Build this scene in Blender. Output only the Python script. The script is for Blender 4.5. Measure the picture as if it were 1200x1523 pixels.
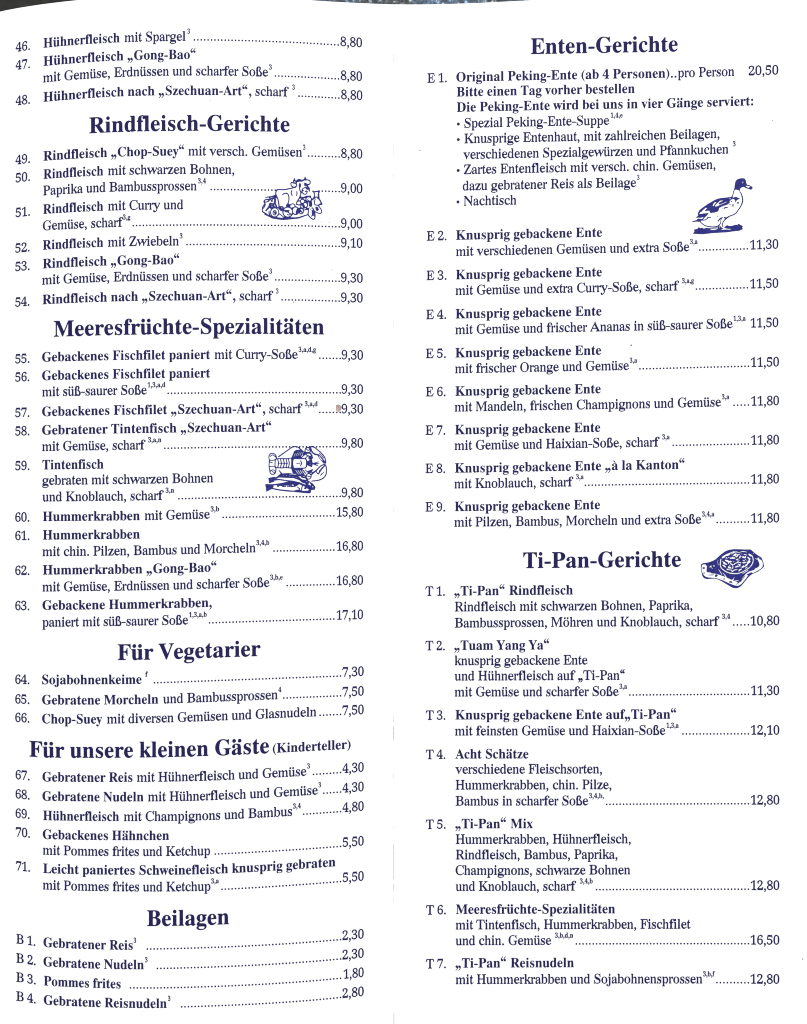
import bpy, math, random
from mathutils import Vector
from mathutils.geometry import tessellate_polygon

# ------------------------------------------------------------------ scene
for o in list(bpy.data.objects):
    bpy.data.objects.remove(o)
sc = bpy.context.scene
COL = sc.collection
S = 0.00018          # metres on the table for one photo pixel
D = 0.36             # camera height above the fold
PW, PH = 1200.0, 1523.0

cd = bpy.data.cameras.new('camera')
cam = bpy.data.objects.new('camera', cd)
COL.objects.link(cam)
cam.location = (0, 0, D)
cd.sensor_fit = 'HORIZONTAL'
cd.sensor_width = 36.0
cd.lens = 36.0 * D / (PW * S)
cd.clip_start, cd.clip_end = 0.01, 20
sc.camera = cam

w = bpy.data.worlds.new('World')
sc.world = w
w.use_nodes = True
w.node_tree.nodes['Background'].inputs[0].default_value = (0.97, 0.985, 1.0, 1)
w.node_tree.nodes['Background'].inputs[1].default_value = 0.95

def area(name, loc, target, size, energy, color):
    l = bpy.data.lights.new(name, 'AREA')
    l.shape = 'RECTANGLE'
    l.size, l.size_y = size
    l.energy = energy
    l.color = color
    o = bpy.data.objects.new(name, l)
    o.location = loc
    o.rotation_euler = (Vector(target) - Vector(loc)).to_track_quat('-Z', 'Y').to_euler()
    COL.objects.link(o)
area('overhead_glare_light', (0.10, 0.62, 0.95), (0, 0.02, 0), (0.9, 0.5), 5.0, (1.0, 0.985, 0.97))  # added unseen area lamp, placed to put glare on the upper page

sc.view_settings.view_transform = 'Standard'
sc.view_settings.look = 'None'
sc.view_settings.exposure = 0.0
sc.view_settings.gamma = 1.0
sc.render.film_transparent = False
sc.cycles.max_bounces = 6
sc.cycles.use_denoising = False
sc.cycles.filter_width = 1.1

# -------------------------------------------------------------- materials
def mat(name):
    m = bpy.data.materials.new(name)
    m.use_nodes = True
    nt = m.node_tree
    return m, nt, nt.nodes['Principled BSDF']

def noise(nt, scale, detail=4.0, rough=0.55):
    tc = nt.nodes.new('ShaderNodeTexCoord')
    n = nt.nodes.new('ShaderNodeTexNoise')
    n.inputs['Scale'].default_value = scale
    n.inputs['Detail'].default_value = detail
    n.inputs['Roughness'].default_value = rough
    nt.links.new(tc.outputs['Object'], n.inputs['Vector'])
    return n

def ramp(nt, src, stops):
    r = nt.nodes.new('ShaderNodeValToRGB')
    el = r.color_ramp.elements
    while len(el) < len(stops):
        el.new(0.5)
    for e, (p, c) in zip(el, stops):
        e.position = p
        e.color = (*c, 1)
    nt.links.new(src, r.inputs[0])
    return r

PAPER, nt, b = mat('coated_paper')
n = noise(nt, 900, 5)
r = ramp(nt, n.outputs['Fac'], [(0.3, (0.915, 0.915, 0.92)), (0.7, (0.935, 0.935, 0.935))])
nt.links.new(r.outputs[0], b.inputs['Base Color'])
b.inputs['Roughness'].default_value = 0.5
bp = nt.nodes.new('ShaderNodeBump')
bp.inputs['Strength'].default_value = 0.05
bp.inputs['Distance'].default_value = 0.0002
nt.links.new(n.outputs['Fac'], bp.inputs['Height'])
nt.links.new(bp.outputs[0], b.inputs['Normal'])

def ink(name, lo, hi):
    m, nt, b = mat(name)
    n = noise(nt, 1500, 3)
    r = ramp(nt, n.outputs['Fac'], [(0.35, lo), (0.68, hi)])
    nt.links.new(r.outputs[0], b.inputs['Base Color'])
    b.inputs['Roughness'].default_value = 0.6
    b.inputs['Specular IOR Level'].default_value = 0.12
    return m
INK = ink('dark_blue_ink', (0.009, 0.006, 0.062), (0.016, 0.012, 0.098))
PICT = ink('blue_picture_ink', (0.014, 0.015, 0.14), (0.03, 0.032, 0.22))

GREY, nt, b = mat('fold_shade')  # grey that stands in for shade along the crease
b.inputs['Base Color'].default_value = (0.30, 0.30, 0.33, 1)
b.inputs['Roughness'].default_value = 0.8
PALE, nt, b = mat('faint_fold_shade')  # paler grey for the weaker crease shade
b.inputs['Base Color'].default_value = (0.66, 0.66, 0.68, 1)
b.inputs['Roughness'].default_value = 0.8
SPECK, nt, b = mat('dust_speck')
b.inputs['Base Color'].default_value = (0.16, 0.15, 0.17, 1)
b.inputs['Roughness'].default_value = 0.9
STAIN, nt, b = mat('food_stain')
n = noise(nt, 1200, 3)
r = ramp(nt, n.outputs['Fac'], [(0.3, (0.30, 0.21, 0.19)), (0.7, (0.46, 0.35, 0.32))])
nt.links.new(r.outputs[0], b.inputs['Base Color'])

TABLE, nt, b = mat('dark_table')
n = noise(nt, 260, 6, 0.65)
r = ramp(nt, n.outputs['Fac'], [(0.3, (0.010, 0.009, 0.011)), (0.55, (0.018, 0.019, 0.015)), (0.75, (0.034, 0.036, 0.032))])
nt.links.new(r.outputs[0], b.inputs['Base Color'])
b.inputs['Roughness'].default_value = 0.6
b.inputs['Specular IOR Level'].default_value = 0.2

MATM, nt, b = mat('flecked_cloth')
n1 = noise(nt, 60, 3)
n2 = noise(nt, 1000, 2)
base = ramp(nt, n1.outputs['Fac'], [(0.38, (0.075, 0.085, 0.085)), (0.52, (0.10, 0.135, 0.19)), (0.62, (0.12, 0.17, 0.25))])
fl = ramp(nt, n2.outputs['Fac'], [(0.36, (0.45, 0.45, 0.45)), (0.52, (1, 1, 1)), (0.62, (1.9, 1.9, 1.8)), (0.70, (6, 6, 5.6))])
mx = nt.nodes.new('ShaderNodeMixRGB')
mx.blend_type = 'MULTIPLY'
mx.inputs[0].default_value = 1
nt.links.new(base.outputs[0], mx.inputs[1])
nt.links.new(fl.outputs[0], mx.inputs[2])
nt.links.new(mx.outputs[0], b.inputs['Base Color'])
b.inputs['Roughness'].default_value = 0.8

# ------------------------------------------------------- shape of the menu
def interp(x, xs, ys):
    if x <= xs[0]:
        return ys[0] + (x - xs[0]) * (ys[1] - ys[0]) / (xs[1] - xs[0])
    if x >= xs[-1]:
        return ys[-1] + (x - xs[-1]) * (ys[-1] - ys[-2]) / (xs[-1] - xs[-2])
    for i in range(len(xs) - 1):
        if x <= xs[i + 1]:
            h = xs[i + 1] - xs[i]
            t = (x - xs[i]) / h
            def slope(k):
                if k == 0:
                    return (ys[1] - ys[0]) / (xs[1] - xs[0])
                if k == len(xs) - 1:
                    return (ys[-1] - ys[-2]) / (xs[-1] - xs[-2])
                return (ys[k + 1] - ys[k - 1]) / (xs[k + 1] - xs[k - 1])
            a, c = slope(i) * h, slope(i + 1) * h
            return (ys[i] * (2 * t**3 - 3 * t * t + 1) + a * (t**3 - 2 * t * t + t)
                    + ys[i + 1] * (3 * t * t - 2 * t**3) + c * (t**3 - t * t))

FOLD = 586.5
LX = [-20, 30, 65, 150, 200, 250, 300, 400, 500, 540, FOLD]
LM = [1.0005, 1.009, 1.0155, 1.0242, 1.0265, 1.0272, 1.0262, 1.0215, 1.0122, 1.0070, 1.0]
RX = [FOLD, 677, 780, 880, 980, 1080, 1158, 1225]
RM = [1.0, 1.0013, 1.0027, 1.0037, 1.0050, 1.0072, 1.0092, 1.0110]

def mag(px):
    return interp(px, LX, LM) if px <= FOLD else interp(px, RX, RM)

def on_page(px, py, lift=0.0):
    """point of the curved paper sheet under the print at (px, py)"""
    k = 1.0 / mag(px)
    z = D * (1 - k) + lift
    k = 1 - z / D
    return ((px - 600) * S * k, (PH / 2 - py) * S * k, z)

def link(name, verts, faces, m, parent=None, smooth=False):
    me = bpy.data.meshes.new(name)
    me.from_pydata(verts, [], faces)
    me.materials.append(m)
    if smooth:
        me.polygons.foreach_set('use_smooth', [True] * len(me.polygons))
    me.update()
    o = bpy.data.objects.new(name, me)
    COL.objects.link(o)
    if parent:
        o.parent = parent
    return o

def box(name, x0, x1, y0, y1, z0, z1, m, parent=None):
    v = [(x, y, z) for z in (z0, z1) for y in (y0, y1) for x in (x0, x1)]
    f = [(0, 2, 3, 1), (4, 5, 7, 6), (0, 1, 5, 4), (2, 6, 7, 3), (0, 4, 6, 2), (1, 3, 7, 5)]
    return link(name, v, f, m, parent)

# ------------------------------------------------- table, mat and the menu
t = box('table_top', -0.6, 0.6, -0.5, 0.5, -0.026, -0.0012, TABLE)
t['label'] = 'dark grey mottled table top under the menu, seen at the upper left corner'
t['category'] = 'table'
t['kind'] = 'structure'
p = box('place_mat', -0.045, 0.26, 0.128, 0.33, -0.0012, -0.0006, MATM)
p['label'] = 'blue and grey flecked cloth mat just beyond the top of the fold'
p['category'] = 'place mat'

menu = bpy.data.objects.new('restaurant_menu', None)
menu.empty_display_size = 0.02
COL.objects.link(menu)
menu['label'] = 'open white restaurant menu printed with German dishes and prices in dark blue'
menu['category'] = 'menu'

EX = [-20, 0, 20, 40, 60, 80, 100, 118, 150, 250, 350, 420, 455, 500, 545, 570, 600, 640, 700, 750, 775, 800, 850, 1000, 1158, 1225]
EY = [24, 17.6, 13.4, 10, 7, 4.4, 2.0, 0.2, -3, -8, -6, -2.2, 0.1, 3.0, 5.2, 6.2, 6.8, 6.6, 5.0, 2.6, 1.4, 0, -2, -5, -8, -9]

def page(x0, x1, nx, label):
    ny = 40
    verts, faces = [], []
    for i in range(nx + 1):
        px = x0 + (x1 - x0) * i / nx
        ya = interp(px, EX, EY)
        for j in range(ny + 1):
            py = ya + (1548 - ya) * j / ny
            verts.append(on_page(px, py))
    N = len(verts)
    for i in range(nx + 1):
        for j in range(ny + 1):
            x, y, z = verts[i * (ny + 1) + j]
            verts.append((x, y, z - 0.0003))
    q = lambda i, j: i * (ny + 1) + j
    for i in range(nx):
        for j in range(ny):
            a = (q(i, j), q(i, j + 1), q(i + 1, j + 1), q(i + 1, j))
            faces.append(a)
            faces.append(tuple(N + k for k in reversed(a)))
    def side(a, c):                      # rim faces with corners of their own, so that the sheet shades flat up to its edge
        n = len(verts)
        verts.extend((verts[a], verts[c], verts[N + c], verts[N + a]))
        faces.append((n, n + 1, n + 2, n + 3))
    for i in range(nx):
        side(q(i + 1, 0), q(i, 0))
        side(q(i, ny), q(i + 1, ny))
    for j in range(ny):
        if x0 < FOLD:
            side(q(0, j), q(0, j + 1))
        else:
            side(q(nx, j + 1), q(nx, j))
    o = link('page', verts, faces, PAPER, menu, False)
    for k, pl in enumerate(o.data.polygons):
        pl.use_smooth = k < 2 * nx * ny
    o['label'] = label
    return o

PAGE = {0: page(-18, FOLD, 130, 'arched page of the menu with numbered dishes 46 to 71 and sides'),
        1: page(FOLD, 1222, 110, 'flatter page of the menu with duck dishes and hot iron plate dishes')}

# ------------------------------------------------------------ print on paper
FONT = {
'b0':(528,'251 -17 191 -8 145 13 102 49 74 89 52 137 37 197 26 275 24 369 33 457 46 521 63 565 91 613 129 651 169 674 219 688 277 692 331 683 379 663 416 635 447 595 474 539 492 473 502 399 504 311 497 237 485 173 462 109 438 67 397 24 357 1 301 -15;255 61 275 61 295 69 309 85 320 107 335 195 342 309 340 427 325 549 316 577 304 597 289 609 267 614 249 612 233 604 218 587 209 567 193 479 186 369 188 251 203 131 211 103 223 81 237 68'),
'b1':(528,'97 -7 88 -3 84 7 84 43 89 54 101 58 185 60 199 69 206 87 208 545 205 553 199 552 139 495 115 482 91 478 67 487 49 503 36 529 34 555 43 565 133 602 249 684 355 684 362 677 364 665 367 89 374 69 389 60 483 55 490 43 488 1 481 -6 469 -8'),
'b2':(528,'39 -7 30 -3 26 7 29 102 183 260 253 344 275 379 295 421 305 465 310 509 306 563 292 597 265 615 225 616 199 603 181 575 172 541 162 459 149 455 97 464 59 484 45 499 35 519 29 559 41 603 61 632 87 653 127 673 173 686 229 692 293 689 347 679 389 660 415 643 435 623 462 575 468 547 468 509 452 451 423 401 368 333 151 117 167 112 363 114 383 123 399 138 425 202 437 206 481 205 489 199 492 185 485 -1 467 -8'),
'b3':(528,'209 -17 127 -6 67 22 47 39 30 63 21 87 19 115 27 140 43 162 71 178 99 185 107 183 113 176 121 131 133 105 153 85 179 71 223 64 261 70 293 85 313 109 326 145 330 197 325 235 307 268 285 288 257 302 221 310 139 313 129 319 126 331 126 371 133 383 237 391 261 402 283 423 299 455 307 495 308 537 301 569 287 597 267 612 233 618 203 610 188 595 176 569 162 481 155 474 143 472 91 481 51 503 31 533 26 571 34 599 51 627 75 649 103 666 137 679 179 688 227 692 289 689 351 676 397 655 437 621 460 581 468 549 468 511 453 461 437 433 411 406 353 363 426 323 467 283 479 261 489 233 491 169 483 127 465 87 447 62 409 29 367 7 325 -7 271 -16'),
'b4':(528,'175 -7 166 -3 163 5 165 51 175 57 231 62 255 75 266 107 264 163 251 168 15 169 7 175 4 183 6 235 273 675 291 682 409 681 417 675 420 663 421 255 431 246 507 245 515 239 518 225 518 183 511 171 423 164 421 101 427 80 439 68 506 53 510 41 509 3 503 -5 491 -8;103 247 251 246 264 251 268 497 265 527 255 519 102 263 98 253'),
'b5':(528,'211 -17 133 -6 97 9 69 27 49 49 34 79 30 109 35 133 44 149 63 165 87 175 111 177 121 167 135 109 161 79 185 68 215 64 265 74 297 99 317 139 326 201 321 251 313 279 299 303 283 318 259 331 233 337 193 340 99 324 52 345 50 365 79 671 85 679 97 682 441 681 451 669 454 623 456 511 447 496 393 497 387 505 374 549 357 561 169 562 155 555 142 423 145 412 153 410 221 418 283 415 341 403 392 381 429 354 457 319 477 275 486 223 483 169 472 123 448 79 418 45 377 18 323 -5 267 -15'),
'b6':(528,'263 -17 209 -8 153 17 114 49 77 103 51 169 39 235 34 325 41 405 57 479 81 541 106 585 145 629 193 663 247 684 303 692 371 687 404 679 433 665 468 635 480 613 486 591 485 565 474 541 455 521 431 508 401 501 369 499 359 509 350 575 333 608 307 620 269 612 240 589 214 545 194 473 186 403 193 398 249 417 317 422 377 411 427 385 463 350 491 297 502 243 499 171 489 127 471 87 449 55 421 27 385 5 349 -8 309 -16;266 63 301 65 327 89 343 131 350 189 347 257 334 307 322 325 307 338 273 348 243 344 213 331 189 313 184 297 189 215 207 133 235 83 251 69'),
'b7':(528,'161 -7 152 -1 153 11 391 557 387 563 377 564 141 561 125 553 117 541 102 473 89 468 45 469 37 475 34 487 40 673 47 680 59 682 495 680 504 667 501 619 246 5 231 -7'),
'b8':(528,'239 -17 161 -5 103 21 63 55 31 109 23 141 20 177 25 209 35 237 48 261 69 284 145 341 86 397 66 425 47 469 42 523 49 563 65 599 87 630 113 652 151 672 185 683 225 690 287 692 351 682 399 661 437 630 464 587 478 529 477 497 467 463 455 440 437 420 371 372 367 365 439 315 474 279 500 229 508 173 502 129 488 93 467 60 435 31 401 11 355 -6 299 -16;250 53 297 58 331 79 354 117 360 173 350 209 328 237 271 275 231 292 204 273 177 235 167 201 164 153 173 113 193 81 219 62;279 409 289 409 303 419 331 453 341 491 341 543 330 579 307 607 281 619 247 619 219 605 203 581 193 545 193 501 200 475 214 453 241 431'),
'b9':(528,'197 -17 161 -13 129 -4 80 27 64 51 55 75 52 105 58 123 77 147 105 156 114 149 142 95 171 69 217 58 247 63 265 71 295 102 320 155 333 213 341 289 333 292 277 261 229 252 161 259 105 285 67 319 38 371 26 429 28 501 39 547 59 589 78 617 113 650 147 670 191 686 239 692 285 689 339 675 389 647 429 607 459 555 480 497 490 439 494 355 488 275 475 207 457 153 430 99 394 53 354 21 307 -3 253 -15;246 337 275 337 305 347 333 373 344 397 338 489 322 555 309 579 292 599 277 608 259 612 225 605 200 579 185 539 178 483 181 423 191 379 213 350'),
'bA':(650,'-7 -7 -19 3 -18 27 -11 34 11 39 27 48 42 65 56 91 298 691 311 701 335 697 347 679 597 91 625 47 665 29 666 1 659 -6 647 -8 341 -6 332 7 338 31 397 44 409 53 413 65 405 101 372 183 359 188 173 188 161 186 153 175 124 101 120 65 125 53 137 43 193 30 198 15 194 -3 177 -8;189 247 331 246 344 251 265 444 255 434 186 263 184 253'),
'bB':(659,'29 -7 17 3 19 27 27 33 63 40 83 49 94 65 101 93 102 573 97 607 88 625 69 638 19 648 14 663 18 681 37 686 385 684 443 675 487 663 525 646 551 627 579 593 593 559 598 521 591 479 575 442 554 417 529 398 475 369 480 363 547 333 571 317 599 289 618 257 628 225 629 171 617 123 591 79 558 47 523 26 487 11 437 -1 375 -8;313 45 345 44 375 50 398 61 415 77 433 123 440 207 430 265 420 287 405 305 385 319 363 327 289 336 281 332 278 323 278 95 287 58 297 49;282 385 321 385 369 399 391 416 407 446 416 503 410 573 393 611 363 632 313 637 293 633 283 621 278 577 278 397'),
'bC':(697,'355 -23 267 -7 197 26 161 51 128 81 82 143 49 215 32 305 35 397 57 483 90 547 136 603 197 650 255 678 323 696 407 700 467 689 557 659 579 656 602 665 622 697 649 698 656 691 658 673 658 469 655 457 649 452 629 451 619 456 577 539 534 593 483 630 435 647 399 652 361 648 319 632 285 603 266 575 250 539 234 479 224 409 224 271 235 205 249 157 270 115 295 85 327 62 363 50 401 44 441 45 491 56 540 79 596 121 635 162 651 155 670 133 667 123 651 101 615 63 545 14 463 -15 423 -22'),
'bD':(738,'35 -7 23 3 25 27 33 33 73 41 87 49 96 65 101 93 102 569 97 603 89 624 67 639 19 648 14 663 18 681 35 686 333 686 417 679 475 667 525 649 575 621 610 593 650 545 680 485 698 421 704 365 699 263 682 193 652 129 613 81 553 38 495 13 427 -2 343 -8;314 45 351 45 401 56 433 75 461 103 481 139 498 189 507 239 514 315 512 399 503 467 487 525 469 561 444 595 413 618 377 631 337 636 309 635 291 627 283 611 278 573 278 105 286 59 297 49'),
'bE':(658,'25 -7 13 3 16 27 25 33 69 39 85 47 97 65 103 95 104 559 100 599 91 623 71 638 21 648 16 663 20 681 43 686 579 686 597 682 602 667 602 487 599 475 589 469 573 469 565 475 551 529 536 561 514 589 485 608 441 623 377 632 311 631 295 628 285 619 280 585 280 389 285 376 333 379 369 395 385 411 400 437 423 515 431 521 443 522 458 513 460 189 458 177 451 170 433 169 423 175 404 257 391 281 375 299 335 317 303 322 285 320 280 307 280 95 287 63 297 55 315 51 405 52 475 69 511 87 545 114 575 155 607 216 617 220 637 219 644 213 645 201 604 -1 585 -8'),
'bF':(602,'27 -7 15 3 17 27 25 33 67 42 83 51 94 67 101 97 102 575 96 607 85 625 65 636 16 649 12 665 16 681 39 686 571 686 589 682 594 667 594 487 591 475 581 469 565 469 556 475 540 533 524 567 505 591 475 611 427 627 357 634 297 631 287 626 281 617 278 587 278 393 283 378 327 381 367 399 383 417 396 441 418 519 427 523 445 523 454 519 457 511 458 189 454 173 433 168 419 175 396 261 384 283 367 301 343 315 309 323 285 323 279 315 278 121 286 69 293 55 309 44 383 31 390 17 386 -3 369 -8'),
'bG':(756,'357 -21 269 -4 197 28 166 49 129 82 83 143 50 217 34 305 38 409 60 487 99 559 148 613 201 652 263 681 333 697 407 700 481 687 577 657 597 664 621 697 649 698 656 691 658 673 658 469 655 457 649 452 629 451 619 456 577 539 526 599 483 629 435 648 403 652 363 648 321 632 282 595 252 537 236 477 226 389 226 289 233 227 246 169 267 117 299 72 339 43 389 28 449 31 481 44 498 73 502 101 502 193 495 233 487 245 473 254 409 265 402 283 409 299 733 302 745 299 751 289 751 273 745 265 695 255 684 247 677 233 672 205 672 51 666 37 593 8 501 -14 437 -22'),
'bH':(779,'27 -7 15 3 17 27 25 33 63 40 83 49 94 63 101 91 102 579 97 609 85 627 67 637 20 649 16 667 21 682 37 686 343 686 364 681 368 663 363 648 301 633 289 623 282 605 278 563 278 393 283 382 297 380 487 380 499 387 500 583 496 611 489 625 477 634 417 648 412 669 419 683 739 686 758 681 762 663 757 648 707 635 687 621 679 597 676 559 679 89 685 65 697 49 713 41 758 29 762 11 757 -4 739 -8 435 -8 419 -5 412 9 416 29 477 46 489 57 496 75 500 103 499 313 487 320 297 320 283 318 278 307 278 123 283 79 290 59 303 46 364 29 368 13 364 -3 347 -8'),
'bI':(388,'25 -7 13 3 15 27 23 33 63 42 85 53 97 69 103 97 104 581 100 609 91 628 71 638 19 647 13 657 14 677 21 684 33 686 363 684 372 671 368 649 299 632 287 619 281 595 280 105 284 75 293 57 313 45 367 31 373 21 372 1 367 -5 355 -8'),
'bJ':(492,'133 -103 75 -87 29 -57 3 -23 -12 23 -9 61 10 95 45 116 81 117 118 101 133 85 142 65 144 25 123 -29 129 -45 155 -52 185 -46 201 -31 209 -5 212 29 209 585 202 611 187 629 165 638 115 648 110 659 112 677 119 684 131 686 467 684 476 671 472 649 409 631 397 617 391 593 388 129 383 73 369 21 355 -11 333 -41 291 -74 255 -91 213 -101'),
'bK':(760,'29 -7 17 3 19 27 27 33 65 40 83 48 95 62 102 87 104 571 100 603 90 623 71 637 21 648 16 665 21 682 37 686 343 686 364 681 368 663 363 648 303 633 291 623 284 609 280 579 280 395 285 376 297 384 464 551 505 603 509 623 501 635 428 649 424 669 431 683 445 686 707 686 726 681 730 663 725 648 659 635 595 600 549 562 452 465 416 423 429 403 702 65 731 42 776 29 780 11 775 -4 757 -8 417 -5 410 9 415 30 479 40 487 49 485 63 330 265 304 297 295 302 283 295 280 283 280 105 285 75 292 57 305 45 363 30 368 15 364 -3 347 -8'),
'bL':(635,'27 -7 15 3 17 27 25 33 63 40 83 49 94 63 101 91 102 579 98 607 89 625 69 637 23 647 17 657 18 677 25 684 37 686 371 684 380 671 376 649 367 645 319 640 301 633 288 619 281 593 278 127 285 69 293 57 307 52 381 50 437 58 481 73 519 97 548 127 573 167 603 232 613 237 631 237 641 231 642 219 604 1 597 -6 585 -8'),
'bM':(943,'25 -7 13 3 15 27 23 33 67 42 84 51 96 67 103 99 104 575 100 609 89 628 71 637 25 645 17 651 14 671 21 683 261 686 280 681 461 257 471 241 481 253 664 681 681 686 903 686 915 685 923 679 926 661 921 648 875 636 855 621 846 603 842 573 843 93 848 65 860 47 877 39 915 33 923 27 926 7 919 -5 903 -8 601 -8 589 -6 582 1 580 19 585 30 647 47 659 61 666 83 668 509 667 528 663 534 651 513 439 6 431 -5 419 -8 401 -5 392 5 183 497 173 519 167 522 164 131 168 83 176 59 189 46 255 30 259 21 259 3 253 -5 241 -8'),
'bN':(735,'603 -23 585 -10 186 477 171 490 166 471 166 127 169 83 176 61 187 47 251 30 255 21 255 3 249 -5 237 -8 37 -8 22 -3 18 17 25 31 73 40 91 51 101 71 104 103 104 571 98 585 59 630 21 651 18 669 23 682 43 686 221 686 237 682 555 295 569 283 574 301 574 569 571 601 565 619 553 632 489 648 484 659 486 677 493 684 505 686 703 686 718 681 722 665 718 649 673 639 655 631 644 617 638 591 636 -7 627 -22'),
'bO':(782,'363 -23 291 -11 217 20 155 63 110 109 73 169 47 235 34 303 34 373 48 447 79 519 115 573 158 617 217 657 273 682 335 697 409 702 487 690 549 667 609 631 656 589 697 533 728 467 745 399 750 325 739 247 716 183 679 120 637 72 579 29 517 -1 445 -20;378 27 431 31 461 43 491 67 512 97 532 143 545 195 556 305 556 383 549 449 538 507 519 559 489 605 461 630 427 646 389 652 349 646 317 633 288 609 266 577 249 535 235 481 224 357 224 301 231 231 242 173 260 123 281 87 313 53 341 36'),
'bP':(622,'27 -7 15 3 17 27 25 33 63 40 83 49 94 63 101 91 102 579 97 609 85 627 67 637 20 649 16 665 20 681 41 686 341 686 411 682 493 665 529 648 559 625 582 601 597 575 609 547 616 513 616 473 609 441 595 407 577 379 532 339 479 314 415 301 291 298 279 291 278 123 284 73 291 57 305 45 363 30 368 15 364 -3 347 -8;285 351 337 353 377 365 401 383 418 419 426 459 426 511 418 565 398 607 383 620 363 628 309 633 291 628 282 615 278 587 278 367 279 357'),
'bR':(704,'27 -7 15 3 17 27 25 33 63 40 83 49 94 63 101 91 102 579 97 609 85 627 67 637 20 649 16 665 20 681 41 686 341 686 405 682 451 675 503 661 547 641 574 623 606 585 623 545 628 489 620 445 601 407 572 375 539 353 490 331 486 323 665 57 683 40 719 27 722 9 718 -3 695 -8 515 -8 499 -3 305 295 289 307 281 304 278 293 278 123 283 77 291 57 303 46 363 30 368 15 364 -3 347 -8;285 357 341 359 385 371 416 395 433 425 444 489 437 559 416 601 399 617 381 626 321 633 295 628 284 615 278 571 278 375 279 363'),
'bS':(581,'69 -23 59 -17 56 -3 56 223 59 235 65 240 87 242 99 235 124 157 151 105 189 63 229 41 261 33 299 30 353 42 376 57 391 75 401 97 406 121 405 149 400 169 387 189 369 208 343 225 181 310 132 347 96 389 73 441 66 497 74 557 96 607 114 631 149 663 185 683 221 696 267 702 311 699 445 670 460 675 477 700 505 699 512 683 512 489 510 475 503 468 485 467 474 473 447 541 410 595 373 627 333 647 281 654 251 649 227 639 209 626 195 607 186 563 195 525 227 490 269 465 435 383 475 354 510 315 532 269 542 215 537 147 513 87 488 53 455 25 411 1 371 -13 319 -22 253 -22 123 10 107 3 93 -21'),
'bT':(630,'141 -7 129 3 132 29 179 38 201 47 213 61 222 89 223 627 213 636 171 631 137 619 109 601 89 581 71 551 49 471 39 465 19 465 11 471 8 483 11 679 19 685 31 686 595 686 611 683 618 667 618 485 615 471 607 465 591 465 580 471 558 549 543 576 519 601 483 622 447 632 411 636 401 627 402 85 409 61 423 46 491 30 496 17 493 -1 475 -8'),
'bU':(733,'325 -25 249 -11 200 11 155 49 124 101 109 149 102 197 99 593 91 617 79 630 18 649 14 661 17 679 25 685 41 686 345 686 363 679 366 661 361 648 297 632 286 621 280 601 276 557 278 173 291 113 315 73 355 49 409 42 477 51 521 76 539 95 554 121 565 151 574 195 576 561 573 595 565 617 553 630 485 648 480 659 482 677 487 683 499 686 707 683 714 671 711 651 657 629 646 615 639 595 636 563 636 231 623 147 597 81 583 59 557 31 531 12 491 -8 425 -24'),
'bV':(637,'319 -25 310 -21 304 -11 49 585 21 628 -19 646 -26 653 -27 675 -19 684 299 686 318 681 322 663 317 648 267 641 247 634 237 621 236 601 247 565 375 256 385 244 394 257 501 539 519 601 517 621 507 634 441 648 436 661 439 679 455 686 643 686 657 684 664 677 666 659 662 649 615 632 588 595 353 -11 341 -24'),
'bY':(634,'155 -7 143 3 146 29 205 45 219 57 226 73 230 103 229 267 52 591 21 629 -24 649 -28 663 -25 679 -17 685 -5 686 295 686 311 682 316 667 312 649 251 636 241 625 241 611 253 581 361 369 371 359 380 367 490 549 509 593 509 617 499 631 481 640 434 649 430 665 434 681 453 686 655 683 662 671 659 651 617 629 589 599 407 299 406 119 412 71 420 55 433 45 491 30 496 17 493 -1 475 -8'),
'bZ':(658,'35 -7 23 3 27 25 391 625 389 630 381 632 275 630 233 623 193 609 163 589 138 559 119 523 97 468 87 463 71 463 61 469 59 479 76 671 80 681 103 686 589 686 607 682 612 669 608 651 247 57 249 52 259 50 389 52 445 62 487 79 527 107 555 141 573 173 600 245 609 251 625 251 635 245 638 233 615 17 610 -3 591 -8'),
'ba':(512,'357 -21 319 -5 289 31 245 5 207 -11 165 -20 117 -19 93 -12 67 2 49 19 35 41 23 77 23 111 37 151 60 183 91 209 131 231 193 258 279 286 288 297 288 367 279 405 257 426 215 432 179 426 165 415 166 401 185 367 190 347 186 321 168 295 141 280 115 276 89 280 64 295 52 311 43 333 42 363 47 383 71 422 117 455 153 470 201 480 259 482 313 476 351 466 383 450 406 431 423 405 436 373 444 327 445 71 453 61 481 65 493 49 495 39 471 13 433 -11 397 -21;216 59 233 59 253 66 272 79 287 97 288 225 283 237 262 233 227 215 205 193 193 173 184 133 187 95 196 71'),
'bb':(537,'69 -23 59 -17 56 -3 56 599 47 633 9 650 5 673 11 683 21 686 201 685 211 679 214 669 216 445 223 443 281 475 337 482 367 477 397 467 449 432 483 386 510 315 516 275 516 229 509 175 491 119 457 61 417 22 367 -7 313 -21 261 -21 216 -7 155 29 87 -19;255 31 301 34 315 42 330 59 346 107 356 185 356 279 343 353 333 377 319 394 305 403 285 408 259 407 237 396 221 379 214 357 215 85 228 47 239 37'),
'bc':(437,'205 -21 161 -9 123 11 91 38 59 81 36 129 25 175 22 249 28 289 45 339 66 377 103 420 135 445 177 467 219 479 281 482 315 477 365 457 401 425 419 383 416 339 404 319 381 302 355 296 325 301 301 317 289 339 284 365 286 409 279 425 269 431 251 434 229 430 215 422 201 407 189 383 176 319 176 235 189 165 205 127 221 103 241 84 267 71 307 66 339 71 363 82 403 111 422 101 428 87 411 63 384 35 335 2 271 -19'),
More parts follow.
